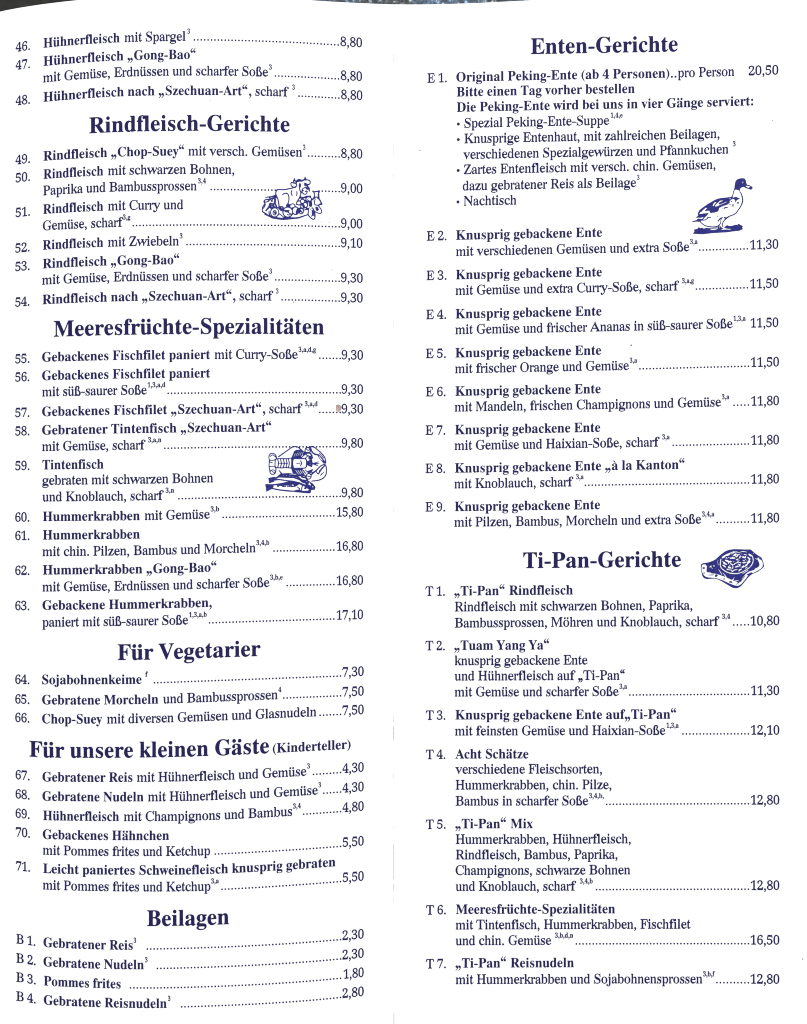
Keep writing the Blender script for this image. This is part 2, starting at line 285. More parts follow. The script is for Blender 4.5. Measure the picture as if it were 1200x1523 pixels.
'bd':(551,'183 -21 135 -5 101 18 67 57 41 107 25 169 22 247 30 305 44 349 66 393 94 429 127 455 163 473 207 482 243 479 281 467 315 445 322 447 322 615 307 636 258 651 254 669 261 683 277 686 473 684 480 677 482 665 482 105 489 67 499 57 530 45 534 35 532 17 521 9 443 1 337 -21 326 -13 323 17 319 23 283 -3 251 -17 225 -22;243 51 269 52 295 67 315 91 324 119 323 363 316 381 303 395 285 405 263 410 229 403 207 381 193 341 184 279 184 177 193 113 201 87 212 69 226 57'),
'be':(448,'201 -21 159 -10 123 9 88 39 65 69 44 109 29 157 22 201 22 265 32 317 47 355 71 396 97 426 131 452 167 470 203 479 245 482 287 475 323 461 355 441 383 412 403 379 418 343 426 305 428 253 423 242 411 238 187 236 183 227 187 189 203 131 215 109 233 91 251 80 281 72 315 73 343 83 401 131 418 123 429 105 395 56 365 27 337 7 277 -17 249 -22;187 295 279 294 290 299 292 341 287 385 278 413 265 428 245 434 223 431 210 423 199 408 189 381 182 339 181 303'),
'bf':(318,'27 -7 15 3 17 25 59 43 66 55 69 75 70 389 63 403 29 405 19 411 18 461 27 469 61 471 68 475 71 545 81 591 104 635 135 665 179 687 223 697 271 700 327 688 370 661 395 621 400 599 398 577 390 555 378 539 355 525 331 521 303 528 281 544 271 561 267 581 270 603 284 639 277 650 257 651 240 643 233 629 228 597 230 475 239 470 301 468 308 461 310 443 309 417 303 407 237 403 229 395 229 77 234 53 243 41 300 27 304 17 302 1 297 -5 285 -8'),
'bg':(487,'171 -215 111 -205 63 -184 33 -159 15 -125 15 -99 25 -77 39 -61 75 -35 45 -3 32 19 28 47 33 77 61 118 124 163 69 206 37 255 26 307 27 339 37 373 59 409 93 441 131 462 181 477 247 482 303 474 351 460 471 458 480 445 477 397 467 391 429 390 421 385 438 335 442 295 432 249 408 209 369 175 323 154 283 146 203 146 185 142 165 127 158 107 165 91 183 83 349 75 399 63 431 47 457 21 473 -17 478 -61 467 -107 453 -133 432 -157 405 -176 367 -195 281 -214;200 -163 277 -164 315 -158 349 -148 367 -136 378 -121 383 -99 380 -81 365 -67 335 -60 145 -60 129 -74 120 -89 118 -111 122 -127 151 -151;220 195 249 195 269 207 282 237 288 277 288 351 279 399 263 425 237 434 211 429 194 413 184 383 178 341 178 287 187 233 199 207'),
'bh':(567,'31 -7 20 1 20 23 27 30 59 41 65 51 70 73 70 597 62 633 53 641 24 651 21 675 27 683 37 686 217 685 225 679 228 669 231 429 237 429 274 457 303 471 363 482 405 476 441 459 465 437 481 412 493 377 500 321 501 65 511 40 545 25 547 3 541 -5 527 -8 311 -8 295 -1 295 25 331 41 339 57 342 81 339 359 329 387 319 393 301 396 275 391 255 379 234 357 228 341 229 67 238 41 273 25 273 -1 257 -8'),
'bi':(295,'31 -7 20 1 20 23 27 30 59 41 66 51 70 71 70 383 62 419 25 435 24 461 29 467 41 470 219 468 225 463 228 451 230 63 239 41 273 25 274 1 269 -5 257 -8;143 531 110 541 85 563 70 591 68 623 78 653 97 678 123 693 153 698 187 688 213 667 230 635 232 603 221 573 203 551 173 534'),
'bj':(312,'27 -215 -19 -201 -55 -178 -81 -143 -90 -105 -85 -75 -67 -51 -39 -37 -7 -37 27 -53 44 -81 45 -109 26 -149 29 -161 45 -166 67 -162 77 -151 83 -133 86 -103 86 393 81 411 73 421 28 435 25 459 31 467 41 470 233 469 242 461 244 447 244 -49 237 -97 223 -129 207 -155 165 -190 133 -205 101 -213;151 533 118 543 93 565 78 593 76 625 85 653 103 678 129 694 161 700 195 690 221 670 238 641 242 611 232 579 212 553 183 537'),
'bk':(534,'31 -7 20 1 20 23 27 30 61 43 70 73 70 599 64 633 55 641 27 650 23 659 23 675 29 683 39 686 217 685 225 679 228 667 230 281 235 279 245 286 336 377 351 399 353 413 347 423 309 429 301 435 298 455 305 467 499 470 517 466 522 449 517 432 469 419 437 401 352 321 344 307 522 53 537 39 565 25 567 3 561 -5 549 -8 313 -5 306 7 309 25 343 38 347 45 345 57 249 196 239 203 232 199 228 189 229 65 239 41 273 25 276 9 272 -3 255 -8'),
'bl':(297,'31 -7 20 1 20 23 27 30 61 43 70 73 70 599 64 633 55 641 26 651 23 675 29 683 39 686 217 685 225 679 228 665 228 81 236 45 245 37 272 27 275 3 269 -5 257 -8'),
'bm':(824,'31 -7 20 1 20 23 27 30 59 41 70 71 70 379 67 405 60 419 29 432 22 439 21 457 27 467 213 469 224 461 227 431 231 426 276 459 305 473 347 482 381 479 415 471 439 458 481 412 521 447 551 465 585 477 623 482 655 478 685 467 707 454 729 429 748 389 756 349 759 63 769 40 803 25 806 7 799 -5 575 -8 557 -1 557 25 592 43 599 57 602 81 599 357 589 387 563 396 539 392 519 381 497 359 490 343 492 63 501 41 535 25 535 -1 517 -8 309 -8 293 -4 288 9 291 25 327 42 334 55 336 75 335 351 325 385 314 393 295 396 271 391 251 379 232 357 226 341 227 67 236 41 269 25 269 -1 253 -8'),
'bn':(567,'31 -7 20 1 20 23 27 30 59 41 70 71 70 381 67 405 60 419 23 437 20 453 24 465 39 470 215 469 226 461 229 433 233 428 297 469 353 481 409 475 451 452 481 411 497 353 502 61 511 40 545 25 548 9 544 -3 527 -8 315 -8 303 -7 295 -1 295 25 331 41 339 57 342 81 339 359 329 387 319 393 301 396 275 391 255 379 234 357 228 341 229 67 238 41 273 25 273 -1 257 -8'),
'bo':(501,'219 -21 177 -11 135 8 106 29 69 69 47 106 30 151 20 209 20 249 29 303 47 353 71 393 100 425 137 452 175 469 217 479 263 482 311 474 353 457 393 431 423 401 451 357 469 313 478 267 480 213 472 159 458 117 430 67 401 34 359 4 319 -13 277 -22;236 27 273 29 289 39 299 51 311 87 318 157 318 293 309 373 301 401 291 419 275 431 257 436 223 431 201 407 189 361 182 281 182 177 191 85 207 45 219 34'),
'bp':(553,'31 -213 20 -205 20 -185 27 -178 59 -165 66 -151 70 -125 70 375 63 415 53 424 24 435 20 447 23 463 39 470 207 469 218 461 221 433 225 428 267 461 289 473 319 481 373 480 419 463 451 440 487 397 508 355 523 301 528 261 525 183 513 128 489 73 467 41 439 13 408 -7 373 -19 331 -22 303 -19 265 -3 237 17 230 15 228 -105 234 -145 249 -166 298 -179 302 -199 295 -211;280 51 299 50 319 56 343 79 360 129 368 203 366 291 353 361 335 393 319 402 301 406 275 402 256 389 235 363 228 343 229 103 248 69 261 58'),
'bq':(542,'265 -213 253 -203 256 -179 307 -167 317 -159 322 -147 323 11 315 15 281 -6 251 -17 195 -21 161 -15 133 -3 107 14 81 38 62 63 45 97 26 161 22 233 35 309 61 367 91 410 127 442 177 469 231 482 283 480 335 461 383 432 453 480 473 483 481 477 484 463 484 -139 495 -167 531 -181 533 -203 527 -211 515 -214;253 53 277 53 299 61 316 77 324 99 323 379 318 401 309 415 295 425 277 430 235 424 219 413 207 397 191 345 182 269 184 171 197 105 207 83 219 68 233 59'),
'br':(428,'31 -7 20 1 20 23 27 30 59 41 66 51 70 71 70 383 62 419 25 435 22 453 26 465 43 470 213 469 223 459 224 421 229 413 276 455 321 478 345 482 371 479 407 463 429 437 438 405 434 369 413 339 383 325 347 326 325 338 295 374 277 378 264 373 251 361 234 323 230 293 232 63 237 49 245 42 297 28 302 13 298 -3 281 -8'),
'bs':(429,'201 -21 115 4 96 1 73 -19 55 -19 46 -11 44 145 47 157 53 162 73 164 84 159 103 109 119 81 143 55 175 36 215 30 249 38 271 57 278 85 271 113 253 134 129 201 94 227 74 249 58 277 49 307 48 347 54 375 68 407 91 437 115 457 148 473 187 481 225 482 317 462 327 466 343 480 359 481 367 475 370 461 370 339 361 324 345 323 335 328 304 389 285 409 259 425 233 432 197 430 177 419 166 401 166 371 181 347 207 329 311 276 355 242 377 209 390 163 390 119 383 87 367 51 345 22 315 0 283 -14 249 -22'),
'bt':(340,'165 -21 131 -14 101 3 84 23 71 53 64 95 64 395 57 405 26 411 22 437 28 453 133 562 185 632 205 638 217 634 222 623 224 475 233 470 305 469 313 463 316 451 315 419 309 409 233 406 223 397 222 127 227 87 239 70 263 70 279 80 300 111 309 115 329 107 336 95 309 43 270 5 221 -17'),
'bu':(558,'169 -21 137 -13 107 5 86 29 72 61 60 127 58 397 47 421 11 437 8 449 11 463 19 469 35 470 199 470 215 463 219 109 223 87 231 72 245 64 263 62 287 65 307 74 327 93 332 109 330 397 318 421 278 435 274 447 277 463 295 470 483 467 490 449 491 87 501 61 541 45 544 31 541 17 531 11 449 3 345 -20 334 -13 331 25 325 29 291 5 251 -14 217 -22'),
'bv':(456,'217 -21 206 -15 197 3 39 392 21 420 -9 435 -10 461 -3 468 9 470 231 470 247 466 252 451 248 435 209 425 203 419 201 407 267 224 275 214 285 229 350 399 348 413 341 422 298 435 294 447 297 463 313 470 453 468 461 459 460 439 425 417 405 386 248 -9 237 -20'),
'bw':(647,'187 -21 177 -17 169 -3 13 403 1 420 -22 437 -24 455 -20 465 1 470 193 470 209 466 214 455 212 437 205 430 183 423 179 401 240 231 249 220 257 231 304 351 281 418 271 427 249 433 244 439 243 457 249 467 465 470 483 466 488 453 485 435 453 421 448 403 491 261 501 244 511 258 567 405 561 422 525 437 522 449 525 463 543 470 651 470 665 466 670 455 668 439 643 423 629 403 458 -17 435 -21 421 -11 338 249 331 259 321 246 218 -9 207 -20'),
'bx':(475,'11 -7 -1 3 2 25 40 45 69 69 163 189 171 205 53 395 33 417 1 435 -2 453 2 465 21 470 251 467 258 455 255 437 223 424 219 411 264 333 275 325 325 383 339 409 333 424 301 431 293 437 290 455 297 467 447 470 465 466 470 453 466 437 429 417 401 394 307 273 446 49 457 37 479 25 482 9 478 -3 459 -8 229 -5 222 7 225 25 233 31 261 37 267 51 254 81 205 151 195 145 151 87 135 56 135 45 141 37 179 23 182 9 177 -4 161 -8'),
'by':(447,'59 -215 37 -208 15 -195 1 -181 -11 -160 -18 -117 -3 -81 9 -67 31 -55 53 -52 77 -55 95 -65 108 -79 117 -99 119 -131 125 -137 135 -136 151 -123 175 -87 193 -41 199 -7 38 391 19 421 -11 435 -14 449 -11 463 7 470 227 470 243 466 248 453 245 435 237 429 206 423 200 405 261 237 275 210 281 214 288 231 338 367 346 401 345 413 339 422 305 429 297 435 294 449 297 463 313 470 447 467 453 457 452 437 423 419 406 391 238 -65 205 -135 173 -179 147 -199 105 -215'),
'bz':(436,'23 -7 11 3 13 25 231 413 223 420 183 420 127 408 108 395 95 378 70 319 61 315 43 315 34 323 32 337 38 453 42 465 63 470 395 470 411 466 416 449 411 423 205 51 213 44 257 46 313 62 333 76 350 97 382 163 391 167 407 167 416 159 418 145 408 11 403 -2 385 -8'),
'bä':(512,'357 -21 319 -5 289 31 245 5 207 -11 165 -20 117 -19 93 -12 67 2 49 19 35 41 23 77 23 111 37 151 60 183 91 209 131 231 193 258 279 286 288 297 288 367 279 405 257 426 215 432 179 426 165 415 166 401 185 367 190 347 186 321 168 295 141 280 115 276 89 280 64 295 52 311 43 333 42 363 47 383 71 422 117 455 153 470 201 480 259 482 313 476 351 466 383 450 406 431 423 405 436 373 444 327 445 71 453 61 481 65 493 49 495 39 471 13 433 -11 397 -21;216 59 233 59 253 66 272 79 287 97 288 225 283 237 262 233 227 215 205 193 193 173 184 133 187 95 196 71;123 515 93 526 69 545 52 575 48 607 57 635 77 664 109 682 141 686 169 677 198 657 216 625 220 593 209 561 189 535 157 518;373 515 343 526 319 545 302 575 298 607 307 635 327 664 359 682 391 686 419 677 448 657 466 625 470 593 459 561 439 535 407 518'),
'bö':(501,'219 -21 177 -11 135 8 106 29 69 69 47 106 30 151 20 209 20 249 29 303 47 353 71 393 100 425 137 452 175 469 217 479 263 482 311 474 353 457 393 431 423 401 451 357 469 313 478 267 480 213 472 159 458 117 430 67 401 34 359 4 319 -13 277 -22;236 27 273 29 289 39 299 51 311 87 318 157 318 293 309 373 301 401 291 419 275 431 257 436 223 431 201 407 189 361 182 281 182 177 191 85 207 45 219 34;113 515 83 526 59 545 42 575 38 607 47 635 67 664 99 682 131 686 159 677 188 657 206 625 210 593 199 561 179 535 147 518;363 515 333 526 309 545 292 575 288 607 297 635 317 664 349 682 381 686 409 677 438 657 456 625 460 593 449 561 429 535 397 518'),
'bü':(558,'169 -21 137 -13 107 5 86 29 72 61 60 127 58 397 47 421 11 437 8 449 11 463 19 469 35 470 199 470 215 463 219 109 223 87 231 72 245 64 263 62 287 65 307 74 327 93 332 109 330 397 318 421 278 435 274 447 277 463 295 470 483 467 490 449 491 87 501 61 541 45 544 31 541 17 531 11 449 3 345 -20 334 -13 331 25 325 29 291 5 251 -14 217 -22;139 515 109 526 85 545 68 575 64 607 73 635 93 664 125 682 157 686 185 677 214 657 232 625 236 593 225 561 205 535 173 518;389 515 359 526 335 545 318 575 314 607 323 635 343 664 375 682 407 686 435 677 464 657 482 625 486 593 475 561 455 535 423 518'),
'bà':(512,'357 -21 319 -5 289 31 245 5 207 -11 165 -20 117 -19 93 -12 67 2 49 19 35 41 23 77 23 111 37 151 60 183 91 209 131 231 193 258 279 286 288 297 288 367 279 405 257 426 215 432 179 426 165 415 166 401 185 367 190 347 186 321 168 295 141 280 115 276 89 280 64 295 52 311 43 333 42 363 47 383 71 422 117 455 153 470 201 480 259 482 313 476 351 466 383 450 406 431 423 405 436 373 444 327 445 71 453 61 481 65 493 49 495 39 471 13 433 -11 397 -21;216 59 233 59 253 66 272 79 287 97 288 225 283 237 262 233 227 215 205 193 193 173 184 133 187 95 196 71;277 505 124 647 117 657 121 667 191 694 207 691 313 527 314 519 309 513'),
'b.':(250,'117 -23 85 -13 57 11 40 43 38 73 49 105 69 130 95 146 127 152 161 143 192 119 209 87 212 55 200 21 179 -3 151 -19'),
'b:':(310,'143 -19 113 -10 85 10 68 39 62 71 71 103 91 132 121 150 153 156 185 147 214 127 232 97 238 65 229 32 208 3 176 -15;143 313 113 322 85 342 68 371 62 403 71 435 91 464 121 482 153 488 185 479 214 459 232 429 238 397 229 364 208 335 176 317'),
'b,':(250,'49 -213 32 -201 32 -183 106 -105 127 -69 143 -27 137 -22 113 -24 89 -19 55 2 41 19 31 41 30 83 45 115 73 140 107 151 135 149 169 131 193 101 210 65 218 35 221 5 218 -19 191 -81 153 -138 99 -186 65 -209'),
'b„':(500,'49 -213 33 -202 32 -183 111 -101 133 -63 151 -15 145 -10 99 -10 60 11 45 28 33 49 28 69 29 97 43 129 69 156 103 171 137 171 175 153 203 119 219 85 228 51 232 19 229 -7 205 -65 163 -130 103 -184 65 -210;259 -213 243 -202 242 -183 321 -101 343 -63 361 -15 355 -10 309 -10 270 11 254 29 243 51 238 69 239 97 253 129 279 156 313 171 347 171 385 153 413 119 429 85 438 51 442 19 439 -7 415 -65 373 -130 313 -184 275 -210'),
'b“':(500,'113 433 73 447 47 473 23 523 15 569 15 595 35 649 85 725 159 786 175 796 189 797 204 785 204 767 129 689 109 655 93 611 97 606 123 608 145 603 180 583 203 545 208 523 205 503 193 473 175 453 145 437;323 433 283 447 257 473 233 523 225 569 225 595 245 649 295 725 369 786 385 796 399 797 414 785 414 767 339 689 319 655 303 611 307 606 333 608 355 603 390 583 413 545 418 523 415 503 403 473 385 453 355 437'),
'b-':(333,'35 175 25 181 22 195 22 261 25 269 33 275 289 276 301 273 307 265 308 189 305 181 297 175'),
'b•':(350,'159 129 117 143 79 175 56 223 54 271 72 315 99 345 143 368 189 371 233 357 271 325 294 277 296 229 276 183 249 153 205 132'),
'b(':(333,'293 -187 281 -182 248 -151 185 -83 149 -38 103 33 77 87 58 141 45 205 42 255 48 319 58 361 77 413 104 469 149 538 185 584 249 652 283 683 295 687 305 683 305 673 239 551 195 433 179 357 170 269 175 173 194 71 239 -51 305 -173 305 -183'),
'b)':(333,'37 -187 29 -183 28 -173 91 -57 128 35 149 115 162 219 159 319 140 423 124 477 93 553 28 673 29 683 39 687 70 665 153 578 203 511 231 465 262 399 277 353 290 283 290 229 283 173 266 111 237 47 210 -1 163 -65 123 -112 66 -169 47 -185'),
'bß':(556,'71 -19 51 -9 19 -5 12 11 19 27 47 31 54 41 54 401 49 410 26 417 22 439 27 454 47 459 53 465 58 549 73 607 85 629 109 657 139 683 167 698 205 706 261 701 307 707 355 698 383 681 407 655 428 605 434 555 427 522 406 477 349 397 409 365 440 341 477 303 511 255 525 201 526 163 521 123 505 69 471 10 431 -19 253 -20 221 -9 195 -20;302 61 311 60 326 73 351 117 362 149 366 181 354 237 334 281 319 300 254 357 244 373 247 395 290 483 297 527 294 567 281 607 273 617 259 622 241 613 233 603 216 513 216 109 221 99 253 102 273 94 287 83'),
'r0':(500,'237 -27 207 -20 141 14 96 47 62 95 46 135 29 219 22 367 29 457 37 503 52 559 79 608 101 632 167 676 217 698 259 702 289 696 357 661 407 624 440 575 456 527 471 455 480 367 480 313 471 223 457 153 442 105 419 67 399 45 328 -3 281 -24;210 71 285 70 305 78 319 95 332 123 345 177 356 317 354 419 346 497 336 541 320 577 307 596 291 603 215 604 196 597 167 551 157 509 144 367 146 257 153 197 168 123 191 83'),
'r1':(500,'109 -17 95 -11 89 3 88 45 95 61 113 68 199 69 208 75 213 89 214 555 205 565 179 562 151 541 103 478 71 468 49 474 33 491 27 527 31 557 45 573 103 599 131 605 161 621 203 649 251 693 329 694 339 687 342 677 328 623 334 571 336 81 341 73 351 69 433 68 451 63 460 45 458 -3 449 -14 433 -18'),
'r2':(500,'49 -17 37 -13 30 -1 28 79 13 99 14 113 191 282 264 365 297 417 310 449 320 497 320 543 307 587 285 605 189 608 169 604 155 595 146 581 135 533 137 497 153 471 153 457 139 446 107 447 62 463 34 493 22 541 29 587 42 615 58 633 99 664 141 683 203 700 239 702 327 680 361 663 399 634 430 593 442 555 444 513 427 445 401 395 348 329 283 262 150 141 140 127 155 122 373 123 385 129 396 141 421 209 439 216 479 213 490 199 491 171 481 117 461 85 455 -5 445 -15 429 -18'),
'r3':(500,'195 -27 107 -4 59 25 21 60 11 75 1 105 1 133 10 159 27 177 51 190 81 195 93 191 100 179 94 139 102 109 115 92 139 79 173 74 269 77 303 88 319 103 339 141 345 193 341 227 321 263 301 282 267 295 147 304 136 313 132 333 133 377 143 392 243 399 271 412 297 439 313 469 319 505 320 535 315 563 299 593 277 606 181 608 161 603 141 579 132 541 134 517 150 489 151 477 141 465 121 462 73 472 41 494 30 509 21 533 18 567 39 618 97 667 138 685 183 697 241 702 317 683 361 663 406 627 429 591 441 551 442 511 441 493 429 461 420 439 403 416 337 363 401 323 444 279 463 233 466 173 457 123 440 85 377 24 333 1 299 -11 231 -27'),
'r4':(500,'191 -17 179 -13 172 -1 173 55 187 66 237 69 266 79 274 109 271 154 259 158 19 160 6 175 2 215 -17 229 -19 243 201 591 211 598 239 605 259 635 279 678 289 688 307 692 377 690 389 683 393 671 386 613 394 571 393 265 401 257 477 253 487 243 490 227 489 179 481 163 465 158 403 158 394 153 394 89 399 80 411 73 463 67 475 61 482 43 480 -1 473 -13 455 -18;88 257 259 256 272 261 276 499 273 558 265 555 213 467 86 271 83 261'),
'r5':(500,'197 -27 163 -21 103 1 37 52 20 75 13 93 10 121 16 149 31 168 47 180 75 187 93 186 103 181 108 171 102 139 106 113 116 95 131 83 167 74 239 74 275 80 309 103 333 149 340 203 335 253 307 305 269 325 233 330 145 330 77 313 61 317 49 326 42 345 51 373 35 387 31 401 48 571 53 581 75 595 83 673 87 683 97 690 403 690 413 685 419 673 423 593 443 575 451 555 455 505 445 488 405 484 385 489 378 499 369 540 357 551 145 552 135 549 130 541 120 441 123 417 145 414 201 427 241 427 315 407 355 389 400 355 437 310 449 283 458 241 460 193 452 141 441 109 414 69 365 25 321 1 235 -26'),
'r6':(500,'249 -27 175 3 115 44 84 77 58 123 39 195 30 257 28 305 38 353 32 395 38 437 57 511 92 581 118 613 143 636 217 677 279 700 319 702 353 694 399 673 449 631 464 603 467 573 456 531 438 509 417 497 391 490 355 490 347 495 342 505 356 535 358 553 354 581 343 604 325 610 255 610 239 606 215 590 183 543 159 475 150 405 157 399 189 399 257 428 305 432 330 425 395 390 443 348 460 319 479 247 480 183 455 91 441 69 418 45 369 8 339 -7 293 -24;228 71 295 70 315 74 337 95 352 127 362 193 357 271 339 315 311 336 203 336 161 321 147 305 150 219 163 157 196 93 213 77'),
'r7':(500,'153 -17 136 -7 137 13 379 547 375 553 367 554 111 553 101 548 92 533 85 481 77 465 59 458 19 461 7 477 6 525 17 571 37 595 43 679 53 689 69 692 461 689 471 679 474 663 473 627 464 593 476 579 478 569 443 487 224 -3 205 -17'),
'r8':(500,'225 -27 135 0 59 50 37 79 20 113 13 143 10 181 20 227 45 271 89 311 120 325 142 343 87 397 57 435 47 455 37 501 36 523 44 565 55 596 87 636 141 671 217 698 269 702 325 686 365 667 422 623 449 581 458 549 460 509 445 451 407 405 377 384 349 375 342 365 403 323 442 285 479 225 488 173 476 107 453 67 429 43 371 6 339 -7 273 -25;198 63 289 62 317 68 339 81 349 93 370 141 370 187 347 229 307 257 253 283 199 284 185 280 151 248 129 203 127 151 141 108 159 81 181 68;237 417 283 416 299 420 332 449 343 471 350 519 344 559 327 589 303 608 197 609 179 597 159 565 154 543 154 503 163 473 191 441'),
'r9':(500,'181 -27 157 -21 119 -3 51 49 37 70 29 101 29 119 35 141 57 161 75 167 87 166 101 153 108 119 119 96 145 73 165 68 233 68 265 75 281 85 299 106 332 171 349 257 351 297 341 304 311 302 243 251 217 242 173 245 125 270 79 306 55 331 39 357 24 411 22 487 27 523 41 569 59 603 80 625 136 667 187 692 219 701 247 702 277 694 337 664 398 621 426 583 446 543 463 481 471 391 463 339 469 309 459 227 449 183 421 115 401 82 365 45 289 -1 227 -24;194 347 307 349 336 363 352 387 352 453 337 533 309 583 285 600 191 600 167 581 152 553 138 483 143 407 163 363 177 352'),
'rA':(722,'-1 -17 -13 -13 -20 -3 -19 33 -13 41 9 48 17 56 89 203 99 211 119 217 109 234 110 247 219 475 233 489 259 495 269 509 292 559 322 699 331 708 343 712 379 706 388 697 396 673 425 553 462 477 656 97 689 55 729 43 738 35 742 15 738 -7 729 -15 713 -18 415 -16 405 -9 401 3 401 23 407 37 421 45 479 52 491 58 497 67 486 101 449 175 435 178 177 178 165 176 158 169 125 101 114 63 121 48 157 44 173 35 178 9 171 -11 151 -18;207 257 395 256 407 261 402 279 313 453 299 455 289 447 209 281 202 263'),
'rB':(667,'37 -17 25 -13 18 -3 16 19 21 35 31 42 73 49 91 56 103 69 109 93 110 575 105 605 93 622 71 632 31 636 19 643 14 665 19 687 29 694 43 696 359 694 425 685 477 672 518 655 547 635 577 603 589 577 600 541 599 493 573 433 541 401 493 367 571 324 603 293 623 261 633 227 635 173 623 121 601 83 565 47 521 19 479 3 421 -11 349 -18;281 55 405 57 437 69 458 89 472 117 477 145 478 227 472 255 460 279 434 305 397 319 349 326 265 326 254 321 252 95 259 66;259 393 317 392 371 397 411 412 435 431 450 467 454 529 447 572 435 599 421 613 397 624 367 628 283 628 258 619 252 581 252 411 253 399'),
'rC':(667,'345 -33 243 -3 196 23 157 51 129 78 79 145 51 209 32 305 36 407 60 493 89 549 125 597 155 628 205 662 263 686 341 708 385 710 535 667 575 666 589 672 600 697 609 706 627 710 649 707 660 693 659 665 652 643 633 623 651 549 662 473 659 453 649 443 619 441 601 453 565 544 540 585 519 608 487 627 437 639 349 642 315 637 287 625 257 605 243 589 226 567 208 531 192 481 182 409 182 271 193 207 208 163 230 119 253 92 287 70 325 58 453 54 491 64 545 93 583 124 625 173 635 173 647 167 669 139 665 119 638 87 599 53 561 29 485 -6 437 -21 395 -32'),
'rD':(722,'43 -17 31 -13 24 -3 22 17 26 33 37 42 73 48 90 55 101 69 105 93 106 571 100 605 87 623 69 631 31 636 19 643 14 665 19 687 29 694 47 696 295 696 379 689 443 676 493 660 533 641 571 616 617 569 648 521 674 457 687 377 688 323 678 239 663 183 625 113 587 70 537 34 459 3 379 -13 305 -18;271 55 373 55 413 62 439 73 467 92 489 120 510 159 523 203 534 277 536 349 529 435 513 510 487 561 469 584 431 610 397 622 359 626 271 626 253 619 245 605 242 567 242 107 248 67 257 59'),
'rE':(611,'31 -17 19 -13 12 -3 10 17 15 33 27 42 65 46 85 55 96 71 101 97 102 561 97 599 87 621 67 631 29 636 19 643 14 665 19 687 29 694 47 696 527 696 549 691 556 679 559 639 577 597 588 539 589 479 585 467 573 460 549 459 535 467 507 565 487 592 459 610 381 622 261 622 246 619 239 613 234 591 234 403 239 386 309 384 341 394 354 407 365 427 391 523 403 530 421 532 435 528 443 519 446 479 441 427 431 383 414 347 431 315 439 285 446 189 443 171 435 162 417 158 397 162 387 177 372 257 352 295 333 306 313 311 241 311 234 297 234 95 240 69 261 60 391 60 463 72 495 89 521 115 551 165 577 223 593 230 621 228 631 221 634 211 624 165 599 93 572 45 559 -7 549 -15 533 -18'),
'rF':(556,'33 -17 21 -13 14 -3 12 17 16 33 27 42 65 50 83 58 94 73 99 97 100 577 96 601 85 618 61 629 25 636 15 643 10 665 15 687 25 694 43 696 519 696 541 691 549 677 551 639 570 595 580 535 581 477 575 465 565 460 541 459 527 467 497 567 481 592 453 611 399 622 279 624 245 621 235 611 232 403 237 388 309 386 337 395 351 407 363 429 389 527 403 533 429 532 441 525 445 513 437 409 430 385 414 351 432 311 441 265 446 187 439 165 429 160 411 158 389 167 365 269 354 289 341 303 305 314 243 314 233 305 232 121 238 75 247 62 263 52 337 39 346 19 341 -9 331 -16 317 -18'),
'rG':(722,'357 -31 273 -11 199 21 134 71 82 141 52 211 34 305 32 341 37 399 59 487 89 547 133 606 192 655 255 684 339 709 379 710 535 667 569 666 581 671 603 706 619 710 641 708 654 695 654 671 648 647 627 623 645 547 656 473 653 453 643 443 615 441 599 449 561 544 544 573 515 607 481 627 437 639 347 642 313 636 287 625 251 599 234 579 207 527 194 473 184 387 184 287 195 205 211 151 234 105 261 76 303 49 341 38 453 38 487 48 503 69 510 105 510 197 506 223 498 237 485 245 427 253 415 259 410 269 408 287 412 301 419 308 439 312 693 312 711 307 718 295 719 273 713 259 701 253 657 246 642 229 638 205 638 49 629 29 565 3 485 -19 409 -32'),
'rH':(722,'33 -17 21 -13 14 -3 12 17 16 33 27 42 63 48 81 56 91 69 98 93 98 579 94 603 83 620 65 630 29 636 19 643 14 669 21 689 47 696 289 696 309 691 318 671 313 643 301 636 251 625 241 618 235 605 230 561 232 395 245 390 473 390 487 392 492 401 490 603 484 617 473 625 413 641 406 661 411 687 421 694 439 696 679 696 701 689 708 669 703 643 693 636 659 630 639 622 630 611 625 593 622 125 625 85 636 61 657 49 695 41 704 33 708 7 701 -11 675 -18 435 -18 415 -13 406 7 411 35 421 42 473 55 483 64 489 79 492 105 490 305 477 310 247 310 234 307 230 297 230 123 234 83 240 65 251 55 311 37 318 17 313 -9 303 -16 289 -18'),
'rI':(333,'31 -17 19 -13 12 -3 10 17 14 33 25 42 61 50 84 61 94 75 99 97 100 583 96 609 85 624 27 636 17 641 10 657 12 681 21 692 37 696 305 694 315 687 319 677 320 657 315 643 303 636 263 631 245 623 236 613 231 593 230 103 234 77 245 61 267 50 307 42 317 35 322 19 320 -3 311 -14 295 -18'),
'rJ':(389,'105 -113 63 -94 11 -64 -7 -37 -16 11 -16 49 -6 99 15 123 35 128 53 126 67 119 77 108 86 87 92 43 81 -23 87 -38 103 -42 154 -39 170 -21 179 13 179 585 173 609 163 621 99 641 92 657 94 681 103 692 119 696 365 694 375 687 379 677 376 645 367 637 331 630 315 621 308 609 303 577 302 129 295 55 279 -9 257 -49 231 -72 155 -110'),
